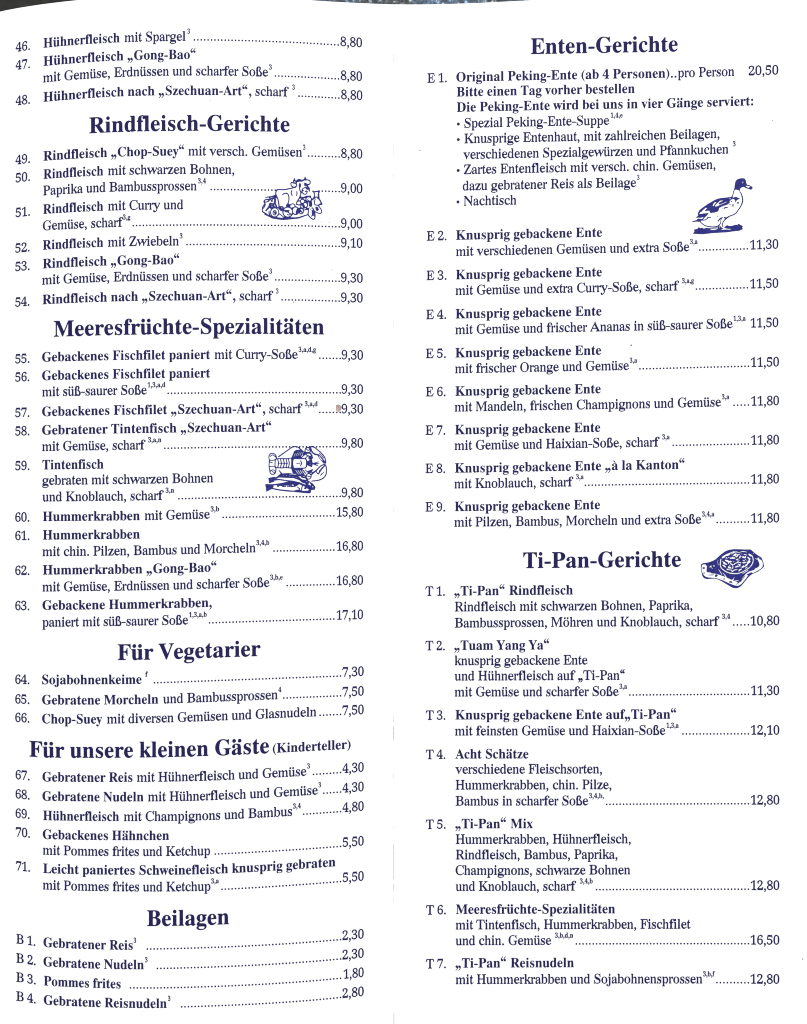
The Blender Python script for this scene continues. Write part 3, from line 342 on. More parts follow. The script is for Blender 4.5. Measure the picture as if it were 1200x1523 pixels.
'rK':(722,'35 -17 23 -13 16 -3 14 17 18 33 29 42 69 49 87 57 99 75 103 101 104 573 100 601 87 621 69 630 29 636 19 643 14 669 21 689 43 696 293 696 311 694 321 687 326 661 319 641 257 625 247 616 241 601 238 377 243 368 259 366 275 367 288 377 320 433 473 586 497 617 500 625 495 631 447 635 433 643 428 671 437 691 457 696 661 696 687 689 694 665 687 641 675 635 621 628 595 611 534 557 411 434 400 415 415 375 665 70 691 51 729 42 739 35 744 9 737 -11 711 -18 445 -18 423 -13 417 -5 414 9 416 27 421 37 435 43 485 48 491 53 489 63 306 293 295 299 265 300 247 295 238 281 241 85 246 67 257 55 311 42 321 35 326 13 321 -9 311 -16 297 -18'),
'rL':(611,'35 -17 23 -13 16 -3 14 17 18 33 29 42 69 49 87 56 97 69 103 91 104 581 99 607 87 623 69 630 31 636 21 643 16 659 19 683 29 693 45 696 335 693 343 687 347 675 347 655 343 643 329 635 281 631 259 623 248 607 241 573 240 125 247 75 263 62 317 58 411 60 483 74 521 99 537 119 567 171 595 239 611 247 639 246 649 241 654 229 645 179 615 89 590 43 579 -5 569 -15 553 -18'),
'rM':(889,'31 -17 19 -13 12 -3 13 31 23 41 61 50 72 75 74 569 79 587 95 597 98 605 93 617 81 626 29 636 19 641 14 651 12 669 21 691 41 696 207 696 221 694 231 687 419 245 431 234 442 245 588 589 599 603 625 613 659 687 681 696 837 696 857 694 869 687 874 665 869 643 859 636 825 629 805 619 794 601 790 573 791 95 796 69 807 53 857 42 869 35 874 7 865 -13 845 -18 603 -18 585 -14 576 -3 574 21 581 37 645 56 656 71 661 93 662 547 657 566 647 553 505 213 495 201 469 191 457 165 443 125 419 -5 409 -15 393 -18 371 -15 359 -3 328 143 161 537 155 549 149 551 146 521 148 75 157 49 195 42 207 35 212 21 211 1 203 -13 189 -18'),
'rN':(722,'607 -33 593 -27 575 -3 499 119 181 488 163 501 156 497 154 487 156 81 167 50 205 42 215 35 220 21 218 -1 211 -13 193 -18 45 -18 23 -9 18 13 23 35 35 42 69 48 77 65 78 513 85 531 105 541 108 555 104 577 66 621 55 629 29 638 22 645 18 673 27 691 55 696 179 696 197 691 553 277 565 271 572 275 574 287 574 561 570 611 560 629 525 636 513 643 508 659 510 681 519 692 537 696 683 696 705 687 710 665 705 643 693 636 663 631 653 615 648 579 648 259 643 243 623 231 620 223 621 127 653 -15 641 -31'),
'rO':(722,'339 -33 261 -11 199 16 147 56 103 107 67 169 47 221 32 303 32 371 46 453 62 497 94 557 138 613 181 651 213 669 323 706 373 712 439 696 519 664 568 631 604 591 642 535 671 473 689 399 694 327 682 245 658 175 624 115 574 53 515 12 463 -9 383 -32;317 37 411 38 431 44 463 63 483 83 510 121 525 153 537 207 546 301 546 381 540 447 529 503 511 549 481 594 447 623 409 640 321 641 291 633 259 615 235 591 209 553 187 479 178 411 176 305 183 233 194 175 208 133 238 87 278 53'),
'rP':(556,'33 -17 21 -13 14 -3 12 17 16 33 27 42 79 55 90 71 96 93 96 581 92 603 81 621 65 629 29 636 19 643 14 665 19 687 29 694 43 696 321 694 411 680 469 654 504 623 525 597 541 567 551 533 554 507 551 459 542 421 527 391 477 337 425 309 347 291 235 287 227 279 226 123 232 77 238 61 247 54 305 37 312 17 307 -9 297 -16 283 -18;233 361 339 363 374 377 392 395 403 423 409 455 410 523 404 557 393 589 383 603 371 612 349 621 321 624 251 624 231 614 226 589 226 377 227 367'),
'rR':(667,'33 -17 21 -13 14 -3 12 17 16 33 27 42 65 48 85 56 95 69 101 91 102 581 97 605 86 621 67 630 29 636 19 643 14 665 19 687 29 694 45 696 291 696 355 692 417 682 463 669 503 651 533 631 563 599 584 555 592 509 585 449 571 413 550 383 501 346 457 325 454 317 629 61 643 49 673 42 683 35 688 13 683 -9 673 -16 659 -18 529 -18 511 -13 493 9 308 291 297 298 253 298 240 295 236 285 236 123 241 81 246 65 257 55 321 37 328 17 323 -9 313 -16 299 -18;243 367 331 366 367 371 403 384 426 405 445 447 450 505 447 539 438 571 425 593 411 607 381 620 347 624 271 624 253 621 243 614 236 571 236 385 237 373'),
'rS':(556,'45 -33 29 -25 24 -9 30 21 52 43 38 101 26 197 25 233 37 249 69 252 87 243 111 149 131 101 161 63 199 46 235 40 317 40 357 50 381 67 401 93 410 115 413 143 405 179 385 201 197 297 144 335 100 383 77 433 60 523 64 565 83 615 104 641 139 669 243 710 287 709 409 680 447 682 459 703 471 710 495 712 509 708 518 695 519 675 511 655 492 637 508 573 520 497 518 471 507 459 479 457 463 465 439 535 411 589 385 619 353 637 309 644 243 644 217 638 193 624 175 605 164 581 160 561 167 523 185 499 219 478 377 405 415 384 466 341 484 319 506 271 523 173 518 129 493 71 466 39 431 14 369 -11 305 -30 251 -31 151 -2 109 0 95 -4 77 -30'),
'rT':(611,'155 -17 143 -13 136 -3 134 19 139 35 149 42 193 48 217 59 228 75 233 103 233 617 223 626 153 626 123 621 101 612 74 587 59 561 35 463 19 455 -11 456 -21 463 -26 477 -22 551 -10 609 7 647 12 685 21 693 39 696 567 696 589 692 598 679 601 645 622 595 630 555 634 477 629 463 619 456 591 455 575 465 551 559 533 589 515 606 487 620 447 626 381 626 371 617 371 105 377 73 389 56 407 48 453 43 465 37 472 19 468 -7 459 -15 443 -18'),
'rU':(722,'335 -35 259 -18 199 11 155 53 132 93 114 143 106 195 103 591 96 611 87 621 21 641 14 657 17 683 27 693 45 696 307 696 321 694 331 687 336 661 329 641 259 623 249 613 245 597 242 217 247 155 261 107 293 70 319 58 343 53 425 50 481 58 523 81 555 125 573 193 573 607 563 628 523 636 511 643 506 659 509 683 517 692 533 696 691 693 703 677 701 647 691 637 663 628 652 597 650 233 640 157 621 97 575 39 487 -7 455 -20 391 -35'),
'rV':(722,'359 -35 345 -29 335 -11 306 113 297 133 89 531 60 583 36 615 19 626 -17 636 -27 643 -32 661 -28 685 -19 693 -1 696 305 696 327 689 332 679 334 661 325 639 245 627 232 619 228 605 256 541 408 243 415 234 425 232 437 236 447 254 608 603 609 621 605 629 555 635 541 643 536 665 541 687 551 694 565 696 727 696 745 692 755 675 752 645 743 637 717 631 702 611 512 209 501 199 473 193 463 177 438 123 406 -23 391 -34'),
'rY':(722,'197 -17 185 -13 178 -1 177 23 183 37 195 43 259 55 271 63 281 79 286 109 284 261 55 599 29 622 -17 636 -27 643 -32 665 -27 687 -17 694 -1 696 297 696 319 691 328 669 326 651 321 641 307 635 249 628 238 621 237 611 388 367 397 358 411 356 425 358 436 369 567 545 600 597 605 617 599 629 551 635 537 643 532 669 539 689 565 696 727 696 747 691 756 671 751 643 715 625 497 329 485 322 457 317 441 295 440 121 445 83 453 65 467 55 531 43 543 37 550 17 545 -9 535 -16 521 -18'),
'rZ':(611,'41 -17 29 -13 22 -3 20 13 25 29 381 615 371 622 249 622 197 617 167 609 141 591 119 559 81 461 67 453 43 453 33 457 26 467 27 497 42 573 55 611 71 639 79 687 89 694 107 696 537 696 559 691 568 671 562 645 209 67 213 61 221 60 355 60 423 66 471 79 508 109 530 143 569 251 583 260 607 261 617 257 624 247 623 211 602 113 575 51 565 -9 555 -16 539 -18'),
'ra':(444,'323 -31 303 -21 275 27 267 33 239 30 201 2 151 -24 111 -30 93 -28 81 -21 50 5 30 35 19 69 19 117 32 157 54 193 113 239 171 266 259 293 268 305 267 373 262 395 252 411 225 422 155 421 138 415 131 405 144 345 142 319 132 291 117 274 103 267 77 267 61 273 47 289 39 315 36 387 47 423 78 451 179 488 225 491 277 480 311 465 338 445 365 413 384 327 385 77 389 70 399 68 425 77 437 77 450 65 454 49 449 39 429 28 371 -24 351 -31;160 69 231 71 250 81 265 95 268 109 268 217 263 232 241 232 201 216 154 179 139 145 138 107 147 79'),
'rb':(500,'45 -33 29 -25 25 -9 32 21 54 69 54 605 45 628 5 645 1 675 7 689 23 696 153 695 169 687 174 671 176 439 185 434 211 436 273 482 303 492 341 487 393 455 435 411 468 345 482 275 482 221 477 187 460 117 444 81 420 45 381 10 303 -28 259 -32 241 -28 192 -1 131 23 121 19 73 -28;229 41 289 40 311 51 338 87 353 137 358 171 358 281 353 325 337 369 319 389 301 397 209 395 187 381 175 355 175 91 184 63'),
'rc':(444,'217 -31 155 -6 117 19 80 55 61 83 39 125 27 173 22 223 27 273 36 319 57 369 79 403 115 437 141 454 239 489 293 491 385 455 411 433 425 409 431 381 427 325 415 305 399 291 377 286 349 290 331 305 321 325 314 363 314 399 305 418 291 424 237 424 203 412 189 399 174 377 154 317 152 227 171 153 187 125 205 105 225 90 255 78 355 78 385 91 417 117 431 122 443 119 459 108 467 87 461 75 437 53 421 44 395 37 335 -3 267 -30'),
'rd':(500,'167 -31 149 -25 119 -6 79 30 51 73 36 107 21 167 18 219 21 275 36 341 53 381 87 432 113 455 165 487 191 492 219 487 285 438 312 439 316 453 314 613 301 629 255 643 248 659 251 683 259 692 273 696 419 694 430 685 434 667 434 113 443 70 475 56 483 47 484 13 469 0 401 -7 307 -31 293 -23 289 -9 295 5 313 23 314 31 309 34 274 21 214 -27 197 -32;191 61 239 61 265 72 291 76 304 89 315 111 316 357 303 383 277 398 207 400 185 395 166 379 152 345 142 289 143 159 159 89 173 70'),
're':(444,'205 -31 153 -9 119 13 82 47 57 84 34 137 25 179 24 279 35 327 51 371 73 407 99 436 125 455 197 486 243 492 271 486 351 453 388 417 407 385 421 339 429 289 423 247 415 233 399 228 161 226 156 219 157 201 174 139 190 115 209 98 251 83 311 80 339 84 367 100 399 133 415 142 429 140 445 128 454 117 456 105 449 91 419 61 379 41 321 -1 255 -30;160 305 297 304 310 307 314 323 307 367 289 409 277 419 261 424 215 423 193 414 178 397 164 367 154 325 154 311'),
'rf':(333,'39 -17 27 -13 21 -5 18 11 21 29 31 39 74 51 80 61 86 85 86 381 79 393 39 395 23 403 18 423 22 469 35 478 75 480 84 485 87 561 101 607 125 645 157 672 243 704 285 710 321 706 405 673 431 647 438 603 430 547 421 531 405 516 379 510 355 514 341 521 327 537 319 569 328 633 323 641 267 642 248 637 234 621 225 587 227 484 305 478 317 471 321 459 321 415 313 399 297 394 233 393 226 389 224 379 225 75 232 57 241 49 297 41 309 35 316 17 312 -7 303 -15 289 -18'),
'rg':(500,'189 -225 119 -212 77 -195 29 -168 1 -127 1 -97 11 -73 27 -54 64 -29 40 3 31 27 30 57 37 99 63 134 109 167 59 214 39 249 30 285 30 337 41 385 61 416 99 449 141 468 211 489 259 491 343 470 481 467 489 461 493 449 492 397 481 383 445 380 438 375 450 327 449 277 432 227 413 200 381 174 315 146 265 135 181 133 156 119 145 101 149 95 159 92 291 90 351 83 401 72 435 56 465 31 483 -3 491 -39 505 -67 501 -109 485 -137 463 -160 423 -183 309 -217 249 -226;170 -153 311 -154 357 -146 379 -137 400 -123 409 -105 409 -85 404 -77 393 -72 347 -68 129 -70 103 -93 100 -107 103 -121 113 -133 129 -143;209 203 281 205 299 215 313 235 322 271 322 345 308 405 293 420 271 424 201 422 178 409 162 381 152 329 158 259 177 220 191 208'),
'rh':(500,'35 -17 23 -13 17 -5 16 25 25 38 55 50 64 83 64 591 54 629 27 639 18 647 15 675 21 689 35 695 159 695 175 687 180 671 180 433 183 420 191 418 213 424 241 451 287 482 323 492 349 488 361 483 402 447 421 419 433 385 440 319 441 65 449 47 481 33 485 3 477 -13 459 -18 299 -18 285 -14 278 -7 274 11 278 31 287 39 313 48 323 79 324 327 319 365 311 381 297 386 259 386 211 377 189 357 180 339 180 67 189 47 213 39 222 31 226 13 222 -7 213 -15 199 -18'),
'ri':(278,'41 -17 29 -13 23 -5 22 27 33 39 67 50 78 83 78 375 67 413 37 421 28 429 26 463 33 475 47 480 189 478 201 471 206 453 207 69 217 49 255 33 260 19 258 -1 251 -13 235 -18;135 521 112 527 94 545 74 593 72 623 97 687 117 703 145 708 171 701 192 679 208 635 210 605 198 561 187 542 167 525'),
'rj':(278,'15 -225 -67 -188 -86 -171 -98 -141 -99 -93 -93 -59 -81 -38 -63 -28 -33 -26 -9 -38 6 -65 10 -103 -1 -145 2 -153 21 -156 64 -153 75 -143 84 -113 88 -81 88 385 83 403 76 413 37 422 27 429 22 443 24 463 31 475 47 480 193 478 206 469 210 451 210 -49 204 -93 185 -147 155 -183 115 -204 71 -222 51 -226;133 523 113 529 94 549 78 595 76 627 99 689 117 705 145 710 169 703 188 683 205 639 206 601 192 559 180 539 163 526'),
'rk':(500,'37 -17 25 -13 19 -5 18 27 27 38 61 50 70 83 70 593 62 627 35 638 26 647 23 677 31 691 45 696 173 695 187 687 192 669 194 275 211 270 229 275 255 319 336 405 337 415 313 422 304 433 303 459 311 475 329 480 455 480 481 475 490 455 485 427 475 420 445 413 425 399 336 313 330 299 343 261 489 61 503 48 533 33 538 19 537 1 529 -13 513 -18 339 -18 321 -14 311 1 312 27 323 39 347 45 348 57 249 195 239 200 211 200 199 197 193 187 192 67 201 48 227 39 236 31 240 9 235 -9 213 -18'),
'rl':(278,'41 -17 29 -13 23 -5 22 27 31 38 67 50 76 81 76 593 67 629 37 639 28 647 25 677 33 691 47 696 185 695 199 687 204 667 204 75 215 49 253 33 258 19 257 1 249 -13 233 -18'),
'rm':(778,'37 -17 20 -7 16 17 25 37 59 50 67 77 68 375 59 411 27 424 19 433 17 459 25 475 45 480 169 478 182 465 185 423 193 416 225 425 261 457 301 485 329 492 363 486 394 465 416 445 435 414 443 409 485 424 533 465 565 485 589 491 631 485 683 439 703 397 714 347 715 73 723 49 751 38 759 29 761 3 753 -13 733 -18 577 -18 561 -14 553 -5 550 11 553 29 561 38 589 51 598 89 597 331 587 377 577 384 557 386 521 385 497 375 471 370 456 357 447 341 446 87 455 50 483 38 491 29 494 7 489 -9 479 -16 465 -18 313 -18 293 -13 285 3 287 29 295 38 321 47 330 65 330 349 325 371 317 382 271 386 213 375 192 355 184 337 185 75 194 49 221 38 228 31 232 13 228 -7 219 -15 205 -18'),
'rn':(500,'35 -17 18 -7 14 17 23 37 55 50 63 77 64 375 54 413 25 424 17 433 14 455 19 471 27 477 41 480 163 478 177 467 181 425 191 419 215 425 245 455 293 486 325 492 359 484 407 441 421 419 433 387 440 317 440 67 449 47 473 39 482 31 486 9 481 -9 473 -15 459 -18 307 -18 289 -16 278 -7 274 11 278 31 287 39 313 48 323 79 324 327 319 365 311 381 299 386 261 386 213 379 189 357 180 339 180 67 189 47 213 39 222 31 226 13 222 -7 213 -15 199 -18'),
'ro':(500,'227 -31 125 8 108 19 75 53 54 87 31 149 20 209 20 247 25 287 38 333 57 379 88 423 135 458 215 487 261 492 369 455 395 438 423 409 449 366 470 307 480 245 480 215 471 155 455 107 429 57 402 27 373 6 287 -27 267 -32;224 35 281 36 311 52 332 87 347 159 348 285 337 347 328 379 314 403 299 418 281 426 219 426 197 417 178 393 158 333 152 273 152 191 160 117 183 61 201 42'),
'rp':(500,'37 -223 25 -219 19 -211 18 -183 25 -171 57 -156 66 -115 66 369 58 411 27 424 19 433 16 449 19 467 27 476 41 480 161 478 176 465 178 425 183 418 223 435 287 488 321 492 347 487 394 455 429 415 455 369 470 325 480 267 480 207 469 143 450 87 423 42 396 11 349 -23 331 -31 283 -28 221 21 197 26 188 23 189 -133 193 -149 201 -158 241 -166 251 -173 256 -199 247 -219 227 -224;249 61 299 60 321 69 339 95 353 145 358 193 358 279 353 319 336 375 323 389 307 395 251 393 225 375 199 369 187 345 187 103 196 83 209 69'),
'rq':(500,'271 -223 259 -219 252 -209 250 -191 254 -175 267 -166 309 -158 321 -143 320 19 311 24 291 22 225 -25 195 -32 155 -25 95 16 56 63 29 129 20 175 20 245 30 303 54 373 84 419 117 448 191 485 219 492 255 490 311 459 337 452 367 437 379 442 425 487 441 493 457 492 469 485 473 469 446 393 446 -137 455 -159 481 -167 489 -173 494 -187 492 -207 485 -219 469 -224;203 63 287 63 310 77 321 97 321 381 314 397 271 419 211 420 189 409 164 375 147 319 140 261 140 211 150 131 159 101 169 83 183 71'),
'rr':(333,'33 -17 16 -7 12 17 21 37 49 50 55 69 56 385 49 413 27 422 19 431 16 451 20 469 27 476 41 480 149 477 160 463 162 409 169 401 191 409 217 444 259 486 283 492 309 486 325 469 345 419 347 361 331 325 305 313 281 317 266 331 251 364 233 368 185 355 171 325 166 287 167 77 177 50 213 40 223 33 228 15 224 -7 215 -15 201 -18'),
'rs':(389,'189 -31 123 -6 83 -7 63 -25 47 -30 25 -27 14 -15 15 11 31 35 17 97 12 143 15 161 25 171 53 174 69 167 100 85 119 58 141 43 167 40 233 43 254 59 264 89 260 111 249 129 113 205 86 229 61 261 47 297 39 351 44 395 58 423 83 448 159 488 203 492 257 474 289 472 301 474 321 490 345 490 357 483 362 467 359 451 346 433 362 349 360 327 349 315 325 313 309 321 278 391 245 420 165 421 148 409 139 391 140 363 153 345 269 284 297 266 321 243 336 223 346 197 361 121 359 89 350 57 321 18 237 -28'),
'rt':(278,'137 -31 115 -23 88 1 73 21 63 45 56 95 56 385 51 394 31 399 23 405 18 439 25 459 81 526 143 637 155 646 173 648 191 641 198 621 172 485 181 480 247 477 257 467 260 447 259 415 251 401 235 396 179 395 171 387 170 135 176 91 187 79 223 80 237 91 253 119 267 126 295 115 304 105 306 95 301 79 283 53 253 38 211 -5 175 -28'),
'ru':(500,'151 -31 132 -25 101 -1 77 31 65 63 54 127 53 391 45 413 17 423 8 431 4 449 8 469 19 478 41 480 147 480 161 476 168 469 172 449 173 115 179 89 188 77 207 71 235 70 293 79 311 93 318 109 317 391 307 414 277 423 269 429 264 445 267 467 275 476 291 480 407 480 425 476 433 467 436 451 437 95 446 69 477 59 486 51 490 31 486 11 471 1 407 -4 309 -30 297 -23 293 -11 297 3 317 27 315 36 307 38 281 31 253 4 197 -28'),
'rv':(500,'233 -31 221 -27 213 -17 182 111 105 273 37 403 25 414 -3 421 -12 429 -16 449 -12 469 -3 477 15 480 225 480 247 473 254 453 249 429 237 422 199 417 194 413 192 405 279 210 291 201 303 209 394 399 393 416 369 424 361 433 358 455 363 471 385 480 479 480 495 476 505 459 502 431 486 413 461 367 371 179 361 168 333 160 312 121 279 -17 265 -30'),
'rw':(722,'195 -31 183 -27 175 -17 139 131 26 379 7 409 -19 422 -27 431 -30 457 -23 473 -11 479 7 480 175 480 195 473 202 457 199 431 189 421 167 415 163 401 240 225 247 213 255 210 270 219 309 297 319 305 345 313 361 347 358 367 341 407 329 417 303 424 295 433 293 461 303 476 321 480 503 480 527 473 534 455 530 429 519 420 491 414 487 399 541 253 549 235 559 231 567 234 574 245 649 401 648 415 631 427 626 437 624 457 629 471 639 478 653 480 725 480 743 473 750 457 747 433 642 215 629 199 600 189 576 141 544 13 529 -25 515 -31 491 -31 479 -27 471 -17 444 139 402 251 394 267 385 271 372 261 333 185 323 177 299 170 285 145 271 113 239 -21 223 -31'),
'rx':(500,'19 -17 7 -13 0 -3 -2 17 3 31 56 77 149 181 183 190 193 205 183 223 57 393 41 408 3 427 -2 453 5 473 29 480 219 480 237 476 247 461 245 433 235 423 211 417 208 409 261 333 279 324 293 330 365 409 365 417 347 425 340 437 339 461 347 475 365 480 463 480 487 473 494 451 487 429 441 388 355 295 321 286 310 271 467 55 503 33 508 9 501 -11 477 -18 287 -18 269 -14 259 3 262 31 273 40 301 44 305 55 242 145 225 152 205 140 131 53 131 43 151 35 158 23 159 1 151 -13 133 -18'),
'ry':(500,'53 -225 33 -217 2 -187 -25 -143 -27 -111 -10 -65 3 -51 17 -44 43 -42 67 -45 82 -57 93 -75 101 -124 111 -128 143 -127 163 -112 187 -79 208 -35 216 -3 187 113 46 389 25 413 -3 421 -12 429 -16 449 -12 469 -3 477 15 480 225 480 247 473 254 453 249 427 237 420 199 414 195 403 284 209 291 201 301 198 314 207 395 385 400 413 375 423 368 435 366 457 371 471 379 477 393 480 479 480 495 476 505 459 503 431 461 349 384 179 371 166 347 159 336 141 318 97 299 -7 280 -57 250 -113 217 -155 205 -162 181 -167 119 -216 95 -225'),
'rz':(444,'33 -17 21 -13 14 -1 12 19 18 37 251 403 247 409 231 410 147 410 117 403 101 393 88 377 61 311 45 304 17 306 4 321 3 351 20 413 42 443 49 471 59 478 75 480 393 480 415 475 424 453 423 433 418 417 194 61 201 54 255 54 303 57 331 65 347 74 362 91 401 171 417 178 443 176 456 163 457 135 438 63 416 29 407 -7 397 -15 381 -18'),
'rä':(444,'323 -31 303 -21 275 27 267 33 239 30 201 2 151 -24 111 -30 93 -28 81 -21 50 5 30 35 19 69 19 117 32 157 54 193 113 239 171 266 259 293 268 305 267 373 262 395 252 411 225 422 155 421 138 415 131 405 144 345 142 319 132 291 117 274 103 267 77 267 61 273 47 289 39 315 36 387 47 423 78 451 179 488 225 491 277 480 311 465 338 445 365 413 384 327 385 77 389 70 399 68 425 77 437 77 450 65 454 49 449 39 429 28 371 -24 351 -31;160 69 231 71 250 81 265 95 268 109 268 217 263 232 241 232 201 216 154 179 139 145 138 107 147 79;119 527 93 536 73 555 62 575 57 605 66 635 87 659 113 672 141 673 167 665 189 645 200 625 205 595 196 565 175 541 147 528;329 527 303 536 283 555 272 575 267 605 276 635 297 659 323 672 351 673 377 665 399 645 410 625 415 595 406 565 385 541 357 528'),
'rö':(500,'227 -31 125 8 108 19 75 53 54 87 31 149 20 209 20 247 25 287 38 333 57 379 88 423 135 458 215 487 261 492 369 455 395 438 423 409 449 366 470 307 480 245 480 215 471 155 455 107 429 57 402 27 373 6 287 -27 267 -32;224 35 281 36 311 52 332 87 347 159 348 285 337 347 328 379 314 403 299 418 281 426 219 426 197 417 178 393 158 333 152 273 152 191 160 117 183 61 201 42;131 527 105 537 81 561 71 587 71 613 81 639 105 663 131 673 157 673 183 663 207 639 217 613 217 587 207 561 183 537 157 527;341 527 315 537 291 561 281 587 281 613 291 639 315 663 341 673 367 673 393 663 417 639 427 613 427 587 417 561 393 537 367 527'),
'rü':(500,'151 -31 132 -25 101 -1 77 31 65 63 54 127 53 391 45 413 17 423 8 431 4 449 8 469 19 478 41 480 147 480 161 476 168 469 172 449 173 115 179 89 188 77 207 71 235 70 293 79 311 93 318 109 317 391 307 414 277 423 269 429 264 445 267 467 275 476 291 480 407 480 425 476 433 467 436 451 437 95 446 69 477 59 486 51 490 31 486 11 471 1 407 -4 309 -30 297 -23 293 -11 297 3 317 27 315 36 307 38 281 31 253 4 197 -28;129 527 103 536 83 555 72 575 67 605 76 635 97 659 123 672 151 673 177 665 199 645 210 625 215 595 206 565 185 541 157 528;339 527 313 536 293 555 282 575 277 605 286 635 307 659 333 672 361 673 387 665 409 645 420 625 425 595 416 565 395 541 367 528'),
'rà':(444,'323 -31 303 -21 275 27 267 33 239 30 201 2 151 -24 111 -30 93 -28 81 -21 50 5 30 35 19 69 19 117 32 157 54 193 113 239 171 266 259 293 268 305 267 373 262 395 252 411 225 422 155 421 138 415 131 405 144 345 142 319 132 291 117 274 103 267 77 267 61 273 47 289 39 315 36 387 47 423 78 451 179 488 225 491 275 480 311 465 338 445 365 413 384 327 385 77 389 70 399 68 425 77 437 77 450 65 454 49 449 39 429 28 371 -24 351 -31;160 69 231 71 250 81 265 95 268 109 268 217 263 232 241 232 201 216 154 179 139 145 138 107 147 79;273 495 112 645 106 661 113 675 191 705 205 705 216 697 325 527 325 515 316 505 287 494'),
'r.':(250,'113 -31 86 -21 62 3 51 27 51 55 61 83 85 107 111 117 137 117 165 107 189 83 199 59 199 31 190 5 167 -19 141 -31'),
'r:':(310,'143 -29 115 -21 90 1 80 19 74 49 83 81 104 105 123 116 153 122 185 113 209 92 220 73 226 43 217 11 195 -14 175 -25;143 325 115 333 90 355 80 373 74 403 83 435 104 459 123 470 153 476 185 467 209 446 220 427 226 397 217 365 195 340 175 329'),
'r,':(250,'61 -173 40 -157 39 -132 93 -75 113 -39 109 -33 75 -20 52 3 41 29 42 61 53 85 77 108 103 117 133 116 157 105 183 75 203 15 201 -25 182 -71 150 -117 90 -167 75 -174'),
'r„':(430,'63 -189 50 -185 39 -175 34 -161 36 -147 97 -83 124 -33 119 -27 75 -12 44 21 34 63 41 93 52 111 79 135 117 146 143 142 164 133 188 111 203 90 238 129 263 141 297 145 323 138 339 128 362 103 378 67 390 3 384 -25 367 -63 325 -126 293 -155 247 -186 227 -189 209 -177 202 -161 206 -143 263 -85 292 -35 288 -27 253 -18 225 -2 195 -71 157 -125 91 -180'),
'r“':(430,'113 439 79 450 53 475 33 517 23 559 24 579 32 611 52 651 75 685 107 717 155 753 175 756 194 747 203 729 200 711 141 651 119 609 123 603 155 593 187 572 212 637 250 693 277 719 323 753 341 757 359 749 370 731 368 711 309 651 287 609 291 603 331 589 360 557 370 517 364 491 355 475 323 447 295 439 277 440 241 454 221 475 203 503 187 475 163 451 141 442'),
'r-':(333,'33 183 17 191 12 211 14 253 21 263 31 267 293 268 309 263 317 249 316 199 311 189 299 183'),
'r•':(350,'159 119 111 134 69 171 55 195 46 221 44 271 62 319 95 355 139 377 189 381 237 367 258 353 281 329 295 305 304 279 306 229 288 181 255 145 235 132 209 122'),
'r(':(333,'291 -197 277 -191 245 -162 175 -88 139 -42 93 29 68 81 48 137 35 205 32 257 39 321 49 367 70 423 96 477 141 545 192 607 275 690 295 698 313 691 317 673 241 567 184 459 151 357 140 263 142 203 151 145 183 43 241 -67 317 -173 313 -191'),
'r)':(333,'35 -197 19 -189 18 -171 96 -61 148 39 176 117 187 173 192 223 187 325 164 419 137 485 111 535 68 603 18 671 19 689 39 697 53 693 70 679 134 615 197 538 241 470 271 404 286 357 300 283 300 227 293 173 274 103 245 39 217 -9 131 -118 56 -191'),
'rß':(500,'73 -29 49 -19 15 -15 6 -7 2 5 3 21 9 33 19 38 45 42 50 55 48 393 43 401 25 405 16 413 12 429 14 453 23 464 48 473 53 547 69 609 93 645 127 678 153 693 191 702 285 704 327 694 355 676 380 647 397 601 404 557 397 521 380 479 325 397 385 360 413 336 451 293 478 249 487 217 492 169 486 123 474 83 458 45 435 14 406 -9 369 -28 255 -30 211 -17 181 -19 153 -30;283 55 297 57 315 69 341 105 357 145 360 187 346 237 318 285 298 305 239 348 222 371 224 395 270 475 286 529 285 571 271 607 260 617 239 622 215 614 204 603 182 527 180 95 185 86 217 99 247 96 269 78'),
's0':(528,'251 -25 189 -15 139 7 96 43 69 81 45 133 29 197 18 275 16 369 25 457 39 523 57 571 86 621 123 657 165 681 217 696 277 700 331 691 383 670 421 642 453 601 480 545 500 473 510 399 512 311 505 237 493 173 468 103 444 61 403 18 361 -6 303 -23;255 69 273 69 289 75 303 91 313 111 328 197 334 309 332 427 318 547 310 571 299 590 285 602 267 606 249 604 236 595 223 579 214 557 200 477 194 369 196 251 210 135 227 90 241 75'),
's1':(528,'95 -15 83 -10 77 3 76 43 82 59 99 66 181 67 193 75 199 89 200 525 197 531 191 531 153 495 128 479 103 471 85 471 59 482 41 499 27 533 26 559 37 571 97 593 137 614 245 691 265 694 359 692 369 683 372 667 372 127 375 89 381 74 393 67 475 66 490 61 498 43 496 -3 487 -13 471 -16'),
's2':(528,'37 -15 24 -9 18 5 21 105 200 291 257 365 281 409 293 441 302 497 302 531 296 573 281 597 255 609 219 606 201 593 186 565 169 454 151 447 99 455 55 477 39 493 29 513 21 559 35 609 57 640 89 664 129 682 181 695 229 700 293 697 349 686 395 666 421 649 441 629 469 577 476 547 476 509 460 449 429 395 374 327 182 139 172 125 187 120 363 122 383 133 395 147 414 199 421 209 439 214 487 212 497 203 500 187 493 -5 484 -13 469 -16'),
